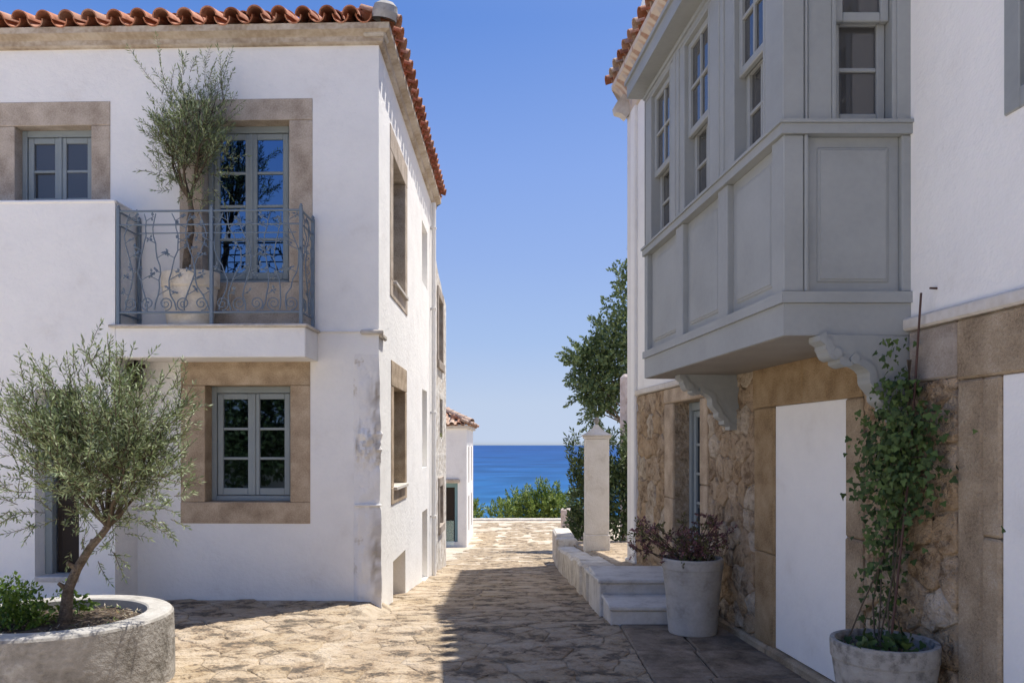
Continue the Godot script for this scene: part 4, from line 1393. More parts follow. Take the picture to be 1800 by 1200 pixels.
	sl.quad(Vector3(c1, 6.57, -6.2), Vector3(c0, 6.57, -6.2), Vector3(c0, 7.7, -2.9), Vector3(c1, 7.7, -2.9))
	sl.tri(Vector3(c0, 6.57, -6.2), Vector3(c0, 6.57, .22), Vector3(c0, 7.7, -2.9))
	sl.quad(Vector3(c0, 6.19, .0), Vector3(c0, 6.57, .2), Vector3(c0, 6.57, -6.2), Vector3(c0, 6.19, -6.0))
	part(roof, "roof_slope", sl, M.tile1)

func bay(h: Node3D) -> void:
	var B := hold(h, "bay_window")
	var W := .716
	var V := func(d: float) -> float: return -1.0053 * d - .0738
	var n: float = V.call(4.5)
	var f: float = V.call(7.42)
	var front := FR * Transform3D(Basis(), Vector3(0, 0, W))         # z = 0 is the face of the bay
	var corner: Vector3 = front * Vector3(n, 0, 0)
	var side := Transform3D(Basis(), corner)                         # near cheek: x to the right, z to the camera
	var sw := 0.725
	var y0 := 2.27
	# carcass behind the boards
	var body := MB.new()
	var poly := PackedVector2Array()
	var wall_near := Vector3(corner.x + sw, 0, corner.z)
	# floor and fascia
	var plan := func(out: float, y: float) -> Array:
		return [front * Vector3(f - out, y, out), front * Vector3(n, y, out) + Vector3(-.0, 0, out), wall_near + Vector3(.02, y, out), FR * Vector3(f - out, y, 0)]
	var slab := func(lo: float, hi: float, out: float) -> MB:
		var m := MB.new()
		var P: Array = plan.call(out, lo)
		var Q: Array = plan.call(out, hi)
		for k in 4:
			var j := (k + 1) % 4
			m.quad(P[k], P[j], Q[j], Q[k])
		m.quad(Q[0], Q[1], Q[2], Q[3])
		m.quad(P[3], P[2], P[1], P[0])
		return m
	part(B, "soffit", slab.call(y0 - .004, y0 + .03, -.012), M.bay_under)
	part(B, "fascia", slab.call(y0, 2.452, 0.0), M.bay)
	part(B, "base_rail", slab.call(2.453, 2.516, .016), M.bay)
	part(B, "window_sill", slab.call(3.405, 3.462, .018), M.bay)
	part(B, "sill_moulding", slab.call(3.463, 3.482, .030), M.bay)
	part(B, "frieze", slab.call(4.83, 4.925, -.004), M.bay)
	part(B, "frieze_moulding", slab.call(4.86, 4.885, .012), M.bay)
	part(B, "cornice", slab.call(4.926, 5.05, .135), M.bay)
	part(B, "cornice_cap", slab.call(5.051, 5.085, .155), M.bay)
	var core := MB.new()                                             # added core behind the sashes so that no light leaks through
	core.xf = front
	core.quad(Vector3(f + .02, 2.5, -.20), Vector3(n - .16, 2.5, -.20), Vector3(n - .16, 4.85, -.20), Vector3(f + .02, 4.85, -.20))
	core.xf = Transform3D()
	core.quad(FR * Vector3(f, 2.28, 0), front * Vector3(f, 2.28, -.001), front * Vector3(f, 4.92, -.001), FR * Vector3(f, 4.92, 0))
	part(B, "light_stop_lining", core, M.room)
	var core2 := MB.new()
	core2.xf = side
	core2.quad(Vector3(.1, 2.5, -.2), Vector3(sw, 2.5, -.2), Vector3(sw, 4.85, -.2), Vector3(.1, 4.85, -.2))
	part(B, "light_stop_lining", core2, M.room)
	# lower panels of the front
	var divs := [[7.42, 7.33], [6.478, 6.303], [5.531, 5.36], [4.66, 4.5]]
	for k in divs:
		bx(B, "post", M.bay, front, Vector3(V.call(k[0]), 2.517, -.10), Vector3(V.call(k[1]), 3.404, 0.0), .006)
	for k in 3:
		var a: float = V.call(divs[k][1])
		var b: float = V.call(divs[k + 1][0])
		var p := MB.new()
		p.box(Vector3(a, 2.517, -.09), Vector3(b, 3.404, -.045), .002)
		for q in [[.07, -.045, -.036], [.085, -.036, -.030]]: p.box(Vector3(a + q[0], 2.517 + q[0], q[1] - .02), Vector3(b - q[0], 3.404 - q[0], q[2]), .008)
		part(B, "panel", p, M.bay, front)
	# upper posts and windows of the front
	var wins := [[7.24, 6.64], [6.30, 5.72], [5.27, 4.77]]
	var posts := [[7.42, 7.24], [6.64, 6.30], [5.72, 5.27], [4.77, 4.5]]
	for k in posts:
		var a: float = V.call(k[0])
		var b: float = V.call(k[1])
		var p := MB.new()
		p.box(Vector3(a, 3.482, -.16), Vector3(b, 4.83, -.006), .006)
		if k[0] < 7.0 and k[0] > 5.0:
			p.box(Vector3((a + b) / 2 - .075, 3.482, -.02), Vector3((a + b) / 2 + .075, 4.83, .006), .006)
			p.box(Vector3((a + b) / 2 - .012, 3.482, -.01), Vector3((a + b) / 2 + .012, 4.83, .014), .005)
		elif k[0] < 5.0:
			p.box(Vector3(a + .11, 3.482, -.02), Vector3(b, 4.83, .004), .006)
		part(B, "post", p, M.bay, front)
	for k in wins: sash_window(h, front, V.call(k[0]), V.call(k[1]), 3.482, 4.83, 0.0, 2)
	# the cheek towards the camera
	bx(B, "post", M.bay, side, Vector3(.0, 2.517, -.10), Vector3(.115, 3.404, -.001), .006)
	bx(B, "post_moulding", M.bay, side, Vector3(.118, 2.517, -.10), Vector3(.14, 3.404, .006), .006)
	bx(B, "post", M.bay, side, Vector3(sw - .055, 2.517, -.10), Vector3(sw + .01, 3.404, -.002), .006)
	var p := MB.new()
	p.box(Vector3(.141, 2.517, -.09), Vector3(sw - .056, 3.404, -.040), .002)
	p.box(Vector3(.20, 2.575, -.06), Vector3(sw - .115, 3.345, -.031), .008)
	p.box(Vector3(.214, 2.589, -.05), Vector3(sw - .129, 3.331, -.026), .006)
	part(B, "panel", p, M.bay, side)
	bx(B, "post", M.bay, side, Vector3(.0, 3.482, -.16), Vector3(.118, 4.83, -.001), .006)
	bx(B, "post_moulding", M.bay, side, Vector3(.122, 3.482, -.12), Vector3(.134, 4.83, .008), .004)
	bx(B, "post", M.bay, side, Vector3(.138, 3.482, -.16), Vector3(.275, 4.83, -.004), .006)
	bx(B, "post", M.bay, side, Vector3(.64, 3.482, -.16), Vector3(sw + .01, 4.83, -.003), .006)
	sash_window(h, side, .275, .64, 3.482, 4.83, 0.0, 1)
	# lead roof of the bay
	var top := MB.new()
	var P: Array = plan.call(.14, 5.086)
	var r3: Vector3 = FR * Vector3(f - .14, 5.5, 0)
	var r2 := Vector3(wall_near.x + .05, 5.5, wall_near.z + .14)
	top.quad(P[0], P[1], r2, r3)
	top.tri(P[3], P[0], r3)
	top.tri(P[1], P[2], r2)
	part(B, "bay_roof", top, M.concrete)
	# carved brackets under the bay
	for d in [7.06, 4.56]:
		bracket(h, d)

func bracket(h: Node3D, d: float) -> void:
	# profile in the plane across the wall: x out from the wall, y up
	var pts := PackedVector2Array()
	var out := [Vector2(.535, 0), Vector2(.535, -.03), Vector2(.50, -.055), Vector2(.50, -.075)]
	for i in 7:                                                   # first small scroll
		var a := lerpf(-.2, -PI * .9, i / 6.0)
		out.append(Vector2(.455 + cos(a) * .035, -.085 + sin(a) * .035 - .005 * i))
	for i in 7:                                                   # hollow
		var a := lerpf(PI * .95, PI * .05, i / 6.0)
		out.append(Vector2(.375 + cos(a) * -.05 * -1.0 - .0, -.145 + sin(a) * .03) if false else Vector2(lerpf(.42, .33, i / 6.0), -.155 - .02 * sin(PI * i / 6.0)))
	for i in 9:                                                   # big belly
		var t := i / 8.0
		out.append(Vector2(lerpf(.30, .185, t) - .035 * sin(t * PI * 2.0) * (1.0 - t), lerpf(-.165, -.33, t)))
	for i in 6:
		var t := i / 5.0
		out.append(Vector2(lerpf(.185, .135, t) + .02 * sin(t * PI), lerpf(-.335, -.40, t)))
	out.append_array([Vector2(.135, -.43), Vector2(.085, -.45), Vector2(.085, -.485), Vector2(0, -.485), Vector2(0, 0)])
	for q in out: pts.append(q)
	var b := MB.new()
	var t := .055
	b.prism(pts, -t, t)
	var bs := Basis(FR.basis.z, Vector3.UP, FR.basis.z.cross(Vector3.UP))
	var o := Transform3D(bs, FR * Vector3(U(d), 2.267, 0))
	var br := hold(h, "bracket")
	part(br, "carved_side", b, M.bay, o)
	# pale moulded underside: rolls across the thickness
	var m := MB.new()
	var n := pts.size() - 3
	for i in n - 1:
		var p: Vector2 = out[i]
		var q: Vector2 = out[i + 1]
		var e := (q - p)
		var nn := Vector2(-e.y, e.x).normalized() * -1.0
		if nn.x < -.2 and nn.y > .2: nn = -nn
		var p0 := p + nn * -.0
		m.quad(Vector3(p.x + .006, p.y - .004, t + .012), Vector3(p.x + .006, p.y - .004, -t - .012), Vector3(q.x + .006, q.y - .004, -t - .012), Vector3(q.x + .006, q.y - .004, t + .012))
		m.quad(Vector3(p.x + .006, p.y - .004, t + .012), Vector3(q.x + .006, q.y - .004, t + .012), Vector3(q.x - .035, q.y + .02, t + .012), Vector3(p.x - .035, p.y + .02, t + .012))
		m.quad(Vector3(q.x + .006, q.y - .004, -t - .012), Vector3(p.x + .006, p.y - .004, -t - .012), Vector3(p.x - .035, p.y + .02, -t - .012), Vector3(q.x - .035, q.y + .02, -t - .012))
	part(br, "carved_edge", m, M.bay, o)
	for k in [Vector2(.44, -.10), Vector2(.335, -.135)]:
		var s := MB.new()
		s.tube([Vector3(k.x, k.y, -t - .016), Vector3(k.x, k.y, t + .016)], [.028, .028], 14)
		part(br, "scroll_eye", s, M.bay, o)

# ------------------------------------------------------------------ what stands out of view but shades, bounces light or mirrors in it
func behind() -> void:
	var h := thing("unseen_shade_wall", "tall white wall out of view behind the bay window house, placed to shade the alley", "wall", Vector3(2.9, .0, -13))  # unseen wall, its height and gap shaped for the alley shadow
	var f := Transform3D(Basis(Vector3(0, 0, 1), Vector3.UP, Vector3(-1, 0, 0)), Vector3(2.8, 0, 0))
	for k in 2:
		var b := MB.new()
		b.box(Vector3(-18.5, 5.2, -.3), Vector3(-10.95, 11.2, 0)) if k == 0 else b.box(Vector3(-18.5, -1.5, -.3), Vector3(-17.4, 5.198, -.002))
		part(h, "wall" if k == 0 else "pier", b, M.plaster, f)
	var g := thing("unseen_mirrored_wall", "pale wall out of view behind the camera, placed for pane reflections and bounce light", "wall", Vector3(-9, 0, 9))  # unseen wall behind the camera, for reflections and bounce light
	bx(g, "wall", M.plaster, Transform3D(), Vector3(-20, -.2, 9.0), Vector3(-3.6, 2.4, 9.5), .03)
	var o := thing("added_bounce_house", "added white house out of view behind the camera, bouncing light onto the shaded walls", "house", Vector3(5, 0, 10))  # added behind the camera to bounce sunlight onto the shaded fronts
	bx(o, "wall", M.plaster, Transform3D(), Vector3(-3.6, -.3, 9.0), Vector3(16, 6.8, 15), .02)
	bx(o, "roof", M.tile1, Transform3D(), Vector3(-3.9, 6.81, 8.7), Vector3(16.3, 7.0, 15.3), .02)
	var t := thing("unseen_mirrored_tree", "dense green tree out of view behind the camera, placed to darken the pane reflections", "tree", Vector3(-8, 0, 10))  # unseen tree behind the camera that darkens the lower pane reflections
	var tr := MB.new()
	tr.tube([Vector3(-8, 0, 10.4), Vector3(-7.8, 2, 10.3), Vector3(-8.1, 4, 10.2)], [.25, .2, .1], 8)
	part(t, "trunk", tr, M.bark)
	var lf := MB.new()
	leafy(lf, [[Vector3(-8, 3.2, 8.6), Vector3(2.0, 1.7, 1.4), 2600], [Vector3(-11, 3.0, 8.6), Vector3(2.2, 1.9, 1.4), 2400], [Vector3(-9.5, 1.4, 8.0), Vector3(2.6, 1.2, .9), 2000], [Vector3(-9, 4.8, 9.4), Vector3(1.4, 1.2, 1.0), 900]], .24, .14, Color(.03, .055, .02), Color(.10, .14, .055))
	part(t, "crown", lf, M.leaf_dark, Transform3D(), "stuff")

# ------------------------------------------------------------------ steps, kerb, pillar
func land(d: float) -> float:
	return .294 - .079 * (d - 8.08)

func terrace() -> void:
	var s := thing("stone_steps", "two grey-white marble steps up to the glazed door beside the wide grey pot", "steps", Vector3(1.4, -.03, -7.7))
	var fx := 2.72 - .103 * 7.6
	bx(s, "step", M.marble, Transform3D(), Vector3(.922, -.35, -8.5), Vector3(fx, .108, -7.42), .012)
	bx(s, "tread", M.marble, Transform3D(), Vector3(.905, .110, -8.2), Vector3(fx, .148, -7.395), .008)
	bx(s, "step", M.marble, Transform3D(), Vector3(.888, -.5, -9.2), Vector3(fx - .03, .256, -8.05), .012)
	var tr := MB.new()                                              # the landing slab follows the fall of the alley
	tr.box(Vector3(.868, -.036, -1.6), Vector3(fx - .03, .0, .0), .008)
	part(s, "tread", tr, M.marble, Transform3D(Basis(Vector3(1, 0, 0), -.079), Vector3(0, .294, -8.02)))
	var t := thing("raised_terrace", "pale stone terrace edged with big weathered kerb blocks along the right of the alley", "terrace", Vector3(1.5, -.6, -12.5))
	var edges := [9.58, 10.35, 11.02, 11.9, 12.75, 13.8, 15.2, 16.1, 16.95]
	for i in edges.size() - 1:
		var a: float = edges[i]
		var b: float = edges[i + 1]
		var lift: float = [0.0, -.004, 0.0, -.035, -.03, -.05, -.06, .10][i] + .0
		var c := MB.new()
		c.box(Vector3(-.18 + rng.randf_range(-.02, .02), -.9, -(b - a) / 2 + .008), Vector3(.26, 0, (b - a) / 2 - .008), .035)
		var m := (a + b) / 2
		part(t, "kerb_block", c, M.kerb, Transform3D(Basis(Vector3(1, 0, 0), -.079) * Basis(Vector3.UP, rng.randfn(0, .02)), Vector3(1.07, land(m) + lift, -m)))
	var low := MB.new()
	low.box(Vector3(-.10, -.7, -.66), Vector3(.30, 0, .66), .04)
	part(t, "kerb_block", low, M.kerb, Transform3D(Basis(), Vector3(1.02, -.24, -17.5)))
	var top := MB.new()
	var seeds := []
	var d := 9.7
	while d < 17.5:
		var x := 1.4
		while x < 4.6:
			seeds.append(Vector2(x + rng.randf_range(-.15, .15), d + rng.randf_range(-.12, .12)))
			x += .55
		d += .5
	for poly in cells(seeds, Vector2(1.33, 9.55), Vector2(4.8, 17.6), 2.2):
		if poly.size() < 3: continue
		var mid := Vector2()
		for q in poly: mid += q
		mid /= poly.size()
		var loc := []
		for q in poly: loc.append(q - mid)
		var c := MB.new()
		stone(c, loc, .006, .015, .12, .008, .06, .003, .006)
		part(t, "flagstone", c, M["pave%d" % rng.randi_range(0, 3)], Transform3D(Basis(Vector3(1, 0, 0), -.079 - PI / 2), Vector3(mid.x, land(mid.y) - .015, -mid.y)))
	var bed := MB.new()
	bed.box(Vector3(1.25, -1.0, -8.1), Vector3(4.8, -.02, 0), .0)
	part(t, "bed", bed, M.pave_joint, Transform3D(Basis(Vector3(1, 0, 0), -.079), Vector3(0, land(9.55), -9.55)))
	# gate pillar
	var d0 := 13.8
	var p := thing("gate_pillar", "square white plastered pillar with pyramidal cap and small finial on the terrace", "pillar", Vector3(1.46, land(d0), -d0))
	var xf := Transform3D(Basis(Vector3.UP, -.02), Vector3(1.465, 0, -d0))
	bx(p, "base", M.pillar, xf, Vector3(-.215, land(d0) - .2, -.215), Vector3(.215, .12, .215), .012)
	bx(p, "shaft", M.pillar, xf, Vector3(-.20, .12, -.20), Vector3(.20, 1.76, .20), .01)
	bx(p, "cap_moulding", M.pillar, xf, Vector3(-.225, 1.76, -.225), Vector3(.225, 1.80, .225), .012)
	bx(p, "cap_moulding", M.cornice_pale, xf, Vector3(-.25, 1.80, -.25), Vector3(.25, 1.825, .25), .01)
	var cap := MB.new()
	cap.xf = xf
	var pr := [Vector2(.235, 1.826), Vector2(.15, 1.875), Vector2(.085, 1.925), Vector2(.045, 1.975), Vector2(.03, 2.0)]
	for i in pr.size() - 1:
		for k in 4:
			var c0 := Vector3([-1, 1, 1, -1][k], 0, [1, 1, -1, -1][k])
			var c1 := Vector3([-1, 1, 1, -1][(k + 1) % 4], 0, [1, 1, -1, -1][(k + 1) % 4])
			cap.quad(c0 * pr[i].x + Vector3.UP * pr[i].y, c1 * pr[i].x + Vector3.UP * pr[i].y, c1 * pr[i + 1].x + Vector3.UP * pr[i + 1].y, c0 * pr[i + 1].x + Vector3.UP * pr[i + 1].y)
	part(p, "cap", cap, M.cornice_pale)
	var fin := MB.new()
	fin.xf = xf * Transform3D(Basis(), Vector3(0, 2.0, 0))
	fin.lathe([Vector2(.02, 0), Vector2(.025, .02), Vector2(.045, .05), Vector2(.05, .08), Vector2(.03, .12), Vector2(.0, .14)], 10, .1)
	part(p, "finial", fin, M.concrete)
	# low pink wall behind the pillar, and a taller bit of it in the tree
	var q := thing("low_pink_wall", "low worn pinkish wall in front of the bush left of the pillar", "wall", Vector3(2.4, -1.92, -30))
	bx(q, "wall", M.pink, Transform3D(), Vector3(1.86, -2.0, -30.4), Vector3(3.6, -.76, -30.0), .05)
	var r := thing("pink_gatepost", "worn pinkish masonry post among the leaves of the tree beside the bay house", "post", Vector3(3.2, -1.9, -22))
	bx(r, "post", M.pink, Transform3D(), Vector3(3.03, -2.0, -22.4), Vector3(3.8, 3.62, -22.0), .09)

# ------------------------------------------------------------------ pots, plants
func balcony_things() -> void:
	var at := FL * Vector3(-1.93, 2.873, .235)
	var p := thing("oval_flower_pot", "oval cream stone pot standing on the balcony behind the iron railing", "pot", at)
	var b := MB.new()
	b.lathe([Vector2(.0, 0), Vector2(.225, 0), Vector2(.235, .02), Vector2(.285, .40), Vector2(.30, .42), Vector2(.302, .56), Vector2(.295, .57), Vector2(.265, .57), Vector2(.25, .50), Vector2(.0, .49)], 36, .012)
	part(p, "pot", b, M.pot_cream, Transform3D(FL.basis * Basis.from_scale(Vector3(1, 1, .68)), at))
	var s := MB.new()
	s.lathe([Vector2(.245, .0), Vector2(.12, .02), Vector2(0, .025)], 20, .05)
	part(p, "soil", s, M.soil, Transform3D(FL.basis * Basis.from_scale(Vector3(1, 1, .68)), at + Vector3(0, .493, 0)))
	var o := thing("balcony_olive_tree", "small olive tree with silvery leaves growing in the pot on the balcony", "tree", at + Vector3(0, .5, 0))
	var g := func(u: float, y: float, w: float) -> Vector3: return FL * Vector3(u, y, w)
	olive(o, [g.call(-1.97, 3.36, .25), g.call(-1.96, 3.6, .25), g.call(-1.93, 3.75, .27), g.call(-1.90, 3.88, .28), g.call(-1.91, 3.98, .29), g.call(-1.89, 4.08, .30), g.call(-1.90, 4.18, .32)], [.046, .04, .036, .034, .034, .028, .024], FL * Vector3(-1.83, 4.78, .40), Vector3(.50, .76, .36), 430, 1.1, .052, .20)
	# dark box on the wall with a trailing plant below the balcony
	var l := thing("dark_wall_box", "dark box overgrown by a sprig in the corner under the balcony", "lantern", FL * Vector3(-2.53, 2.2, .2))
	bx(l, "box_body", M.dark_wood, FL, Vector3(-2.585, 2.22, .13), Vector3(-2.475, 2.46, .24), .012)
	bx(l, "box_cap", M.dark_wood, FL, Vector3(-2.605, 2.46, .11), Vector3(-2.455, 2.50, .26), .012)
	bx(l, "box_arm", M.dark_wood, FL, Vector3(-2.55, 2.50, .17), Vector3(-2.51, 2.537, .20))
	var tw := MB.new()
	var lf := MB.new()
	for i in 14: sprig(lf, tw, FL * Vector3(-2.56 + rng.randf_range(-.06, .06), 2.48, .27), Vector3(rng.randfn(0, .5), -.6, .3), .25, 8, .04, .016, Color(.10, .15, .04), Color(.25, .30, .12), .15)
	part(l, "sprig", lf, M.leaf, Transform3D(), "stuff")

func planter() -> void:
	var c := Vector3(-3.14, .12, -5.5)
	var p := thing("round_planter", "big round grey concrete planter at the edge of the square", "planter", c)
	var b := MB.new()
	b.lathe([Vector2(.752, -.3), Vector2(.748, .1), Vector2(.74, .34), Vector2(.727, .355)], 72)
	part(p, "bowl", b, M.concrete, Transform3D(Basis(), c))
	var r := MB.new()
	r.lathe([Vector2(.727, .354), Vector2(.717, .362), Vector2(.575, .364), Vector2(.563, .355), Vector2(.55, .24)], 72)
	part(p, "rim", r, M.concrete_rim, Transform3D(Basis(), c))
	var s := MB.new()
	var nz := FastNoiseLite.new()
	nz.seed = 77
	nz.frequency = 4.0
	for i in 24:
		for j in 24:
			var q := []
			for k in [[0, 0], [1, 0], [1, 1], [0, 1]]:
				var x: float = lerpf(-.59, .59, (i + k[0]) / 24.0)
				var z: float = lerpf(-.59, .59, (j + k[1]) / 24.0)
				q.append(Vector3(x, .285 + .02 * nz.get_noise_2d(x, z) + .03 * exp(-(x * x + z * z) * 6), z))
			if Vector2(q[0].x, q[0].z).length() < .6: s.quad(q[3], q[2], q[1], q[0])
	part(p, "soil", s, M.soil, Transform3D(Basis(), c))
	var lt := MB.new()                                               # fallen leaves and seedlings on the soil
	for i in 420:
		var a := rng.randf() * TAU
		var rr := sqrt(rng.randf()) * .55
		var q := c + Vector3(cos(a) * rr, .31 + .02 * exp(-rr * rr * 6), sin(a) * rr)
		var d := Vector3(rng.randfn(), rng.randf() * .5, rng.randfn()).normalized()
		lt.col = [Color(.22, .15, .07), Color(.30, .25, .15), Color(.12, .18, .03), Color(.40, .35, .27)][rng.randi_range(0, 3)]
		lt.leaf(q, d, d.cross(Vector3.UP).normalized(), .035, .011)
	part(p, "leaf_litter", lt, M.leaf, Transform3D(), "stuff")
	var o := thing("olive_tree", "young olive tree with a leaning trunk growing from the round concrete planter", "tree", Vector3(-3.06, .4, -5.5))
	olive(o, [Vector3(-3.065, .38, -5.46), Vector3(-3.06, .52, -5.46), Vector3(-3.045, .66, -5.46), Vector3(-2.99, .80, -5.47), Vector3(-2.90, .95, -5.48), Vector3(-2.84, 1.02, -5.49), Vector3(-2.79, 1.09, -5.50)], [.054, .041, .035, .031, .027, .024, .021], Vector3(-2.87, 1.57, -5.5), Vector3(.78, .68, .66), 1300, .75, .046, .17)
	var lowc := MB.new()
	leafy(lowc, [[c + Vector3(-.26, .40, .1), Vector3(.27, .15, .26), 700], [c + Vector3(-.42, .46, -.1), Vector3(.2, .17, .2), 420], [c + Vector3(-.08, .36, .12), Vector3(.13, .08, .14), 200], [c + Vector3(.0, .38, -.22), Vector3(.16, .10, .10), 120]], .04, .026, Color(.05, .10, .015), Color(.20, .30, .05), .5)
	var tw := MB.new()
	for i in 16: sprig(lowc, tw, c + Vector3(rng.randf_range(-.5, .05), .38, rng.randf_range(-.25, .2)), Vector3(rng.randfn(0, .3), 1, rng.randfn(0, .3)), .2, 7, .032, .02, Color(.05, .10, .015), Color(.20, .30, .05), 0.0)
	var lp := thing("planter_shrub", "low bright green leafy shrub in the round planter left of the olive trunk", "shrub", c + Vector3(-.3, .3, 0))
	part(lp, "foliage", lowc, M.leaf, Transform3D(), "stuff")

func tall_pot(called: String, label: String, at: Vector3, r: float, hgt: float, taper: float, m: Material) -> Node3D:
	var p := thing(called, label, "pot", at)
	var b := MB.new()
	b.lathe([Vector2(0, 0), Vector2(r * taper, 0), Vector2(r * (taper + .02), .015), Vector2(r * lerpf(taper, .96, .5), hgt * .5), Vector2(r * .965, hgt - .10), Vector2(r * .985, hgt - .09), Vector2(r, hgt - .015), Vector2(r * .985, hgt), Vector2(r * .90, hgt), Vector2(r * .87, hgt - .02), Vector2(r * .84, hgt - .14)], 44, .004)
	part(p, "body", b, m, Transform3D(Basis(), at))
	var s := MB.new()
	s.lathe([Vector2(r * .88, hgt - .085), Vector2(r * .4, hgt - .06), Vector2(0, hgt - .055)], 24, .03)
	part(p, "soil", s, M.soil, Transform3D(Basis(), at))
	return p

func pots() -> void:
	var a := Vector3(1.61, alley(7.1) + .015, -7.1)
	tall_pot("tall_flower_pot", "tall tapering grey pot with a purple shrub at the foot of the steps", a, .272, .665, .77, M.pot_grey)
	var s := thing("purple_shrub", "purple-leaved shrub spreading from the tall grey pot by the steps", "shrub", a + Vector3(0, .6, 0))
	var lf := MB.new()
	var tw := MB.new()
	var tips := []
	for i in 26:
		var e := a + Vector3(rng.randf_range(-.5, .32), rng.randf_range(.72, 1.06), rng.randf_range(-.3, .25))
		if i < 5: e = a + Vector3(rng.randf_range(-.62, -.35), rng.randf_range(.72, .95), rng.randf_range(-.1, .2))
		var pts := limb(tw, a + Vector3(rng.randfn(0, .05), .58, rng.randfn(0, .05)), e, .007, .003, .03, 4)
		tips.append_array([pts[3], pts[4], pts[5], pts[6]])
	for i in 190:
		var t: Vector3 = tips[rng.randi_range(0, tips.size() - 1)]
		var dk := rng.randf() < .3
		sprig(lf, tw, t, Vector3(rng.randfn(0, .7), rng.randfn(.15, .5), rng.randfn(0, .7)), .10, 5, .036, .018, Color(.09, .045, .045) if not dk else Color(.06, .07, .02), Color(.31, .15, .16) if not dk else Color(.20, .18, .07), .03)
	for i in 30: sprig(lf, tw, a + Vector3(rng.randfn(0, .09), .60, rng.randfn(0, .09)), Vector3(rng.randfn(0, .5), 1, rng.randfn(0, .5)), .1, 5, .03, .016, Color(.07, .09, .03), Color(.2, .2, .08), .0)
	part(s, "stems", tw, M.twig)
	part(s, "foliage", lf, M.leaf, Transform3D(), "stuff")
	var b := Vector3(1.965, alley(4.2) + .012, -4.2)
	tall_pot("weathered_flower_pot", "weathered grey pot holding the climbing ivy against the stone wall", b, .27, .64, .74, M.pot_worn)
	# the climber
	var v := thing("climbing_ivy", "dark green climbing ivy trained up the stone wall from the weathered pot", "climber", b + Vector3(0, .6, 0))
	var stems := MB.new()
	var path := []
	for i in 6:
		var pts := []
		var q := b + Vector3(rng.randfn(0, .06), .58, rng.randfn(0, .06))
		for k in 11:
			var t := k / 10.0
			var u := U(lerpf(4.5, 4.40, t) + .10 * sin(t * 3.0 + i) * (1 - t) + rng.randfn(0, .012))
			var w := FR * Vector3(u, lerpf(.60, 2.12, t), lerpf(.26, .06, minf(1, t * 2.0)) + rng.randf() * .03)
			pts.append(q.lerp(w, minf(1.0, t * 3.0)))
		stems.tube(pts, flat(11, .005, .003), 5)
		path.append(pts)
	var shapes := []
	for i in 6:
		var m := MB.new()
		m.col = Color(.02, .042, .010).lerp(Color(.085, .135, .033), i / 5.0)
		ivy_leaf(m)
		shapes.append(m.mesh())
	var rest := MB.new()
	var put := func(p: Vector3, sz: float, n: int) -> void:
		var nrm := (FR.basis.z + Vector3(rng.randfn(0, .5), rng.randfn(.25, .4), rng.randfn(.3, .5))).normalized()
		var dn := (Vector3.DOWN + Vector3(rng.randfn(0, .5), rng.randfn(0, .3), rng.randfn(0, .5)))
		dn = (dn - nrm * dn.dot(nrm)).normalized()
		var t := Transform3D(Basis(dn.cross(nrm) * sz, dn * sz, nrm * sz), p)
		if n < 290: part(v, "leaf", shapes[rng.randi_range(0, 5)], M.leaf_dark, t)
		else:
			rest.xf = t
			rest.col = Color(.02, .042, .010).lerp(Color(.085, .135, .033), rng.randf())
			ivy_leaf(rest)
	var n := 0
	for i in 1750:
		var t := rng.randf()
		# dense head from 1.2 to 1.95 m, thin towards the pot and the tip of the cane
		var y := clampf(rng.randfn(1.60, .21), 1.1, 2.0) if t < .78 else rng.randf_range(.60, 1.5)
		if t > .975: y = rng.randf_range(1.95, 2.25)
		var spread := .10 if y > 1.88 else (.25 if y > 1.25 else .12)
		if y > 2.0: spread = .05
		var d := lerpf(4.58, 4.40, clampf((y - .6) / 1.2, 0, 1)) + rng.randfn(0, spread * .62)
		if rng.randf() < .09 and y < 1.9: d += rng.randfn(0, .19)
		d = minf(d, 4.84 - rng.randf() * .1)
		put.call(FR * Vector3(U(d), y, .04 + rng.randf() * (.20 if y > 1.0 else .22)), rng.randf_range(.020, .046), n)
		n += 1
	for i in 9:                                                       # stray shoots
		var y: float = [1.75, 1.55, 1.35, 1.22, 1.0, .80, .70, .66, 1.45][i]
		var s2: float = [-.40, -.34, .08, .07, .08, .10, .20, .30, -.25][i]
		var pts := []
		for k in 6:
			var t := k / 5.0
			pts.append(FR * Vector3(U(4.45 + s2 * t), y + .06 * sin(t * 3) - .05 * t, .10))
			if k > 1:
				put.call(pts[k], rng.randf_range(.026, .042), n)
				n += 1
		stems.tube(pts, flat(6, .004, .002), 4)
	for i in 60: put.call(b + Vector3(rng.randfn(0, .10), .60 + rng.randf() * .08, rng.randfn(0, .11)), .05, 900)
	part(v, "stems", stems, M.twig)
	rest.xf = Transform3D()
	part(v, "leaf_mass", rest, M.leaf_dark, Transform3D(), "stuff")
	var cane := thing("plant_cane", "thin rusty cane standing against the wall above the ivy", "stake", b + Vector3(0, .6, 0))
	var cm := MB.new()
	cm.tube([b + Vector3(.03, .58, 0), FR * Vector3(U(4.36), 1.5, .10), FR * Vector3(U(4.30), 2.47, .07)], [.007, .006, .006], 7)
	part(cane, "rod", cm, M.rust)
	var nail := MB.new()
	nail.tube([FR * Vector3(U(4.27), 2.49, 0), FR * Vector3(U(4.27), 2.49, .04)], [.007, .006], 6)
	part(cane, "wall_hook", nail, M.rust)

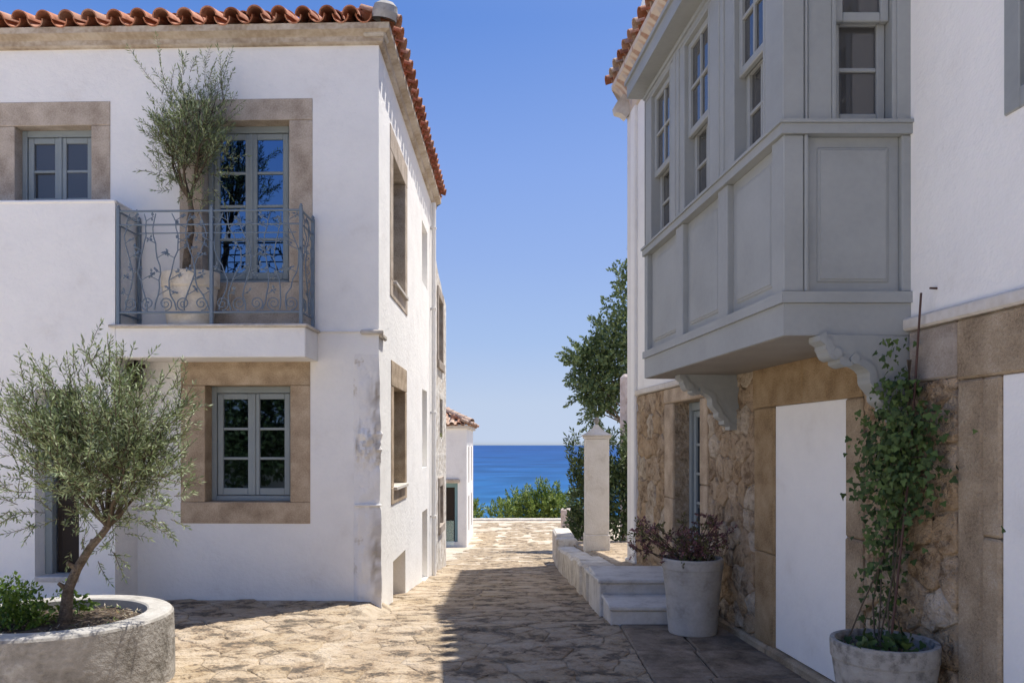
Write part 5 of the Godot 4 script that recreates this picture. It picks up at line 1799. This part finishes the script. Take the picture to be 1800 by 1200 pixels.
func ivy_leaf(m: MB) -> void:
	# a lobed leaf of unit size: stalk at the origin, tip along +y, face +z
	var o := [Vector2(0, 0), Vector2(.42, .02), Vector2(.55, .30), Vector2(.30, .48), Vector2(.22, .72), Vector2(0, 1.0), Vector2(-.22, .72), Vector2(-.30, .48), Vector2(-.55, .30), Vector2(-.42, .02)]
	for i in range(1, o.size() - 1):
		var a: Vector2 = o[i]
		var b: Vector2 = o[i + 1]
		m.tri(Vector3(0, 0.1, .02), Vector3(a.x, a.y, -.12 * absf(a.x) - .1 * a.y * a.y), Vector3(b.x, b.y, -.12 * absf(b.x) - .1 * b.y * b.y))

func greenery() -> void:
	# tree beside the right house, seen past its corner
	var t := thing("broadleaf_tree", "dark green broad-leaved tree rising behind the corner of the bay window house", "tree", Vector3(4.2, -1.8, -25))
	var tr := MB.new()
	tr.tube([Vector3(4.2, -1.9, -25), Vector3(4.1, 1.0, -25), Vector3(4.0, 3.4, -25), Vector3(3.9, 6.0, -25)], [.22, .18, .14, .05], 9)
	var cl := []
	var spec := [[3.6, 6.2, .55, .9, 700], [3.35, 5.2, .7, .8, 1000], [2.9, 4.7, .75, .75, 1200], [2.55, 4.2, .65, .75, 1100], [2.75, 3.5, .75, .6, 1200], [3.3, 4.1, .9, 1.0, 1800], [3.0, 2.95, .5, .35, 420], [2.65, 2.7, .3, .22, 160], [4.3, 5.0, 1.1, 1.8, 2200], [4.3, 3.4, .9, .7, 900], [3.75, 7.0, .35, .5, 260], [2.15, 4.35, .35, .35, 300], [2.35, 3.25, .4, .3, 300]]
	for s in spec:
		cl.append([Vector3(s[0], s[1], -25 + rng.randf_range(-.5, .5)), Vector3(s[2], s[3], s[2]), s[4] * .72])
		limb(tr, Vector3(4.05, clampf(s[1] - 1.2, 1.2, 5.0), -25), Vector3(s[0], s[1], -25), .05, .012, .15, 5)
	part(t, "trunk", tr, M.bark)
	var lf := MB.new()
	leafy(lf, cl, .14, .08, Color(.045, .085, .025), Color(.22, .28, .12), .30)
	var tw := MB.new()
	for i in 330:
		var s = spec[rng.randi_range(0, spec.size() - 1)]
		var q := Vector3(rng.randfn(), rng.randfn(), rng.randfn()).normalized()
		sprig(lf, tw, Vector3(s[0], s[1], -25) + q * Vector3(s[2], s[3], s[2]) * .92, q + Vector3(0, .2, 0), .42, 9, .12, .07, Color(.05, .09, .03), Color(.22, .28, .12), .02)
	part(t, "twigs", tw, M.twig)
	part(t, "crown", lf, M.leaf_dark, Transform3D(), "stuff")
	# shrub behind the pillar
	var s := thing("dark_shrub", "big dark green shrub behind the white gate pillar", "shrub", Vector3(2.6, -1.4, -20.5))
	var sf := MB.new()
	var st := MB.new()
	leafy(sf, [[Vector3(2.05, .0, -20.5), Vector3(.65, 1.1, .7), 1600], [Vector3(2.75, .3, -20.5), Vector3(.8, 1.3, .7), 2200], [Vector3(3.3, .5, -20.7), Vector3(.8, 1.5, .7), 1600], [Vector3(1.75, -.45, -20.2), Vector3(.4, .55, .5), 600], [Vector3(1.85, 1.0, -20.4), Vector3(.35, .5, .4), 420], [Vector3(3.35, 1.75, -21.5), Vector3(.4, .75, .3), 520]], .16, .06, Color(.025, .05, .017), Color(.13, .17, .065), .36)
	for i in 120: sprig(sf, st, Vector3(rng.randf_range(1.5, 3.5), rng.randf_range(.2, 1.7), -20.3 + rng.randfn(0, .3)), Vector3(rng.randfn(-.1, .3), 1, rng.randfn(0, .3)), .42, 9, .14, .05, Color(.025, .05, .016), Color(.11, .15, .055), 0.0)
	for i in 6: limb(st, Vector3(2.6 + rng.randfn(0, .2), -1.5, -20.5), Vector3(rng.randf_range(1.8, 3.3), .4, -20.5), .04, .012, .1, 5)
	part(s, "stems", st, M.twig)
	part(s, "foliage", sf, M.leaf_dark, Transform3D(), "stuff")
	# bushes on the slope beyond the terrace
	var specs := [["sea_bush", "sunlit green bush rising over the terrace edge against the sea", [[Vector3(.55, -1.9, -41), Vector3(1.1, 1.15, .9), 1700], [Vector3(1.5, -1.75, -41), Vector3(1.1, 1.35, .9), 2300], [Vector3(2.5, -1.8, -41), Vector3(1.0, 1.2, .9), 1700], [Vector3(-.45, -2.2, -40.6), Vector3(.7, .75, .7), 700]], 1.4],
		["low_bush", "tiny yellow-green bush at the terrace edge beside the small white house", [[Vector3(-1.95, -2.1, -40.2), Vector3(.32, .62, .4), 300]], .5]]
	for q in specs:
		var b := thing(q[0], q[1], "bush", Vector3(q[2][0][0].x, -3.3, -41))
		var bf := MB.new()
		var bt := MB.new()
		leafy(bf, q[2], .22, .08, Color(.07, .125, .02), Color(.26, .33, .075), .4)
		for c in q[2]:
			for i in 34:
				var d := Vector3(rng.randfn(), absf(rng.randfn()), rng.randfn()).normalized()
				sprig(bf, bt, c[0] + d * c[1] * .9, d + Vector3(0, .8, 0), .45, 9, .2, .07, Color(.08, .135, .025), Color(.28, .35, .085), 0.0)
			bt.tube([c[0] + Vector3(0, -1.6, 0), c[0]], [.06, .02], 5)
		part(b, "stems", bt, M.twig)
		part(b, "foliage", bf, M.leaf, Transform3D(), "stuff")
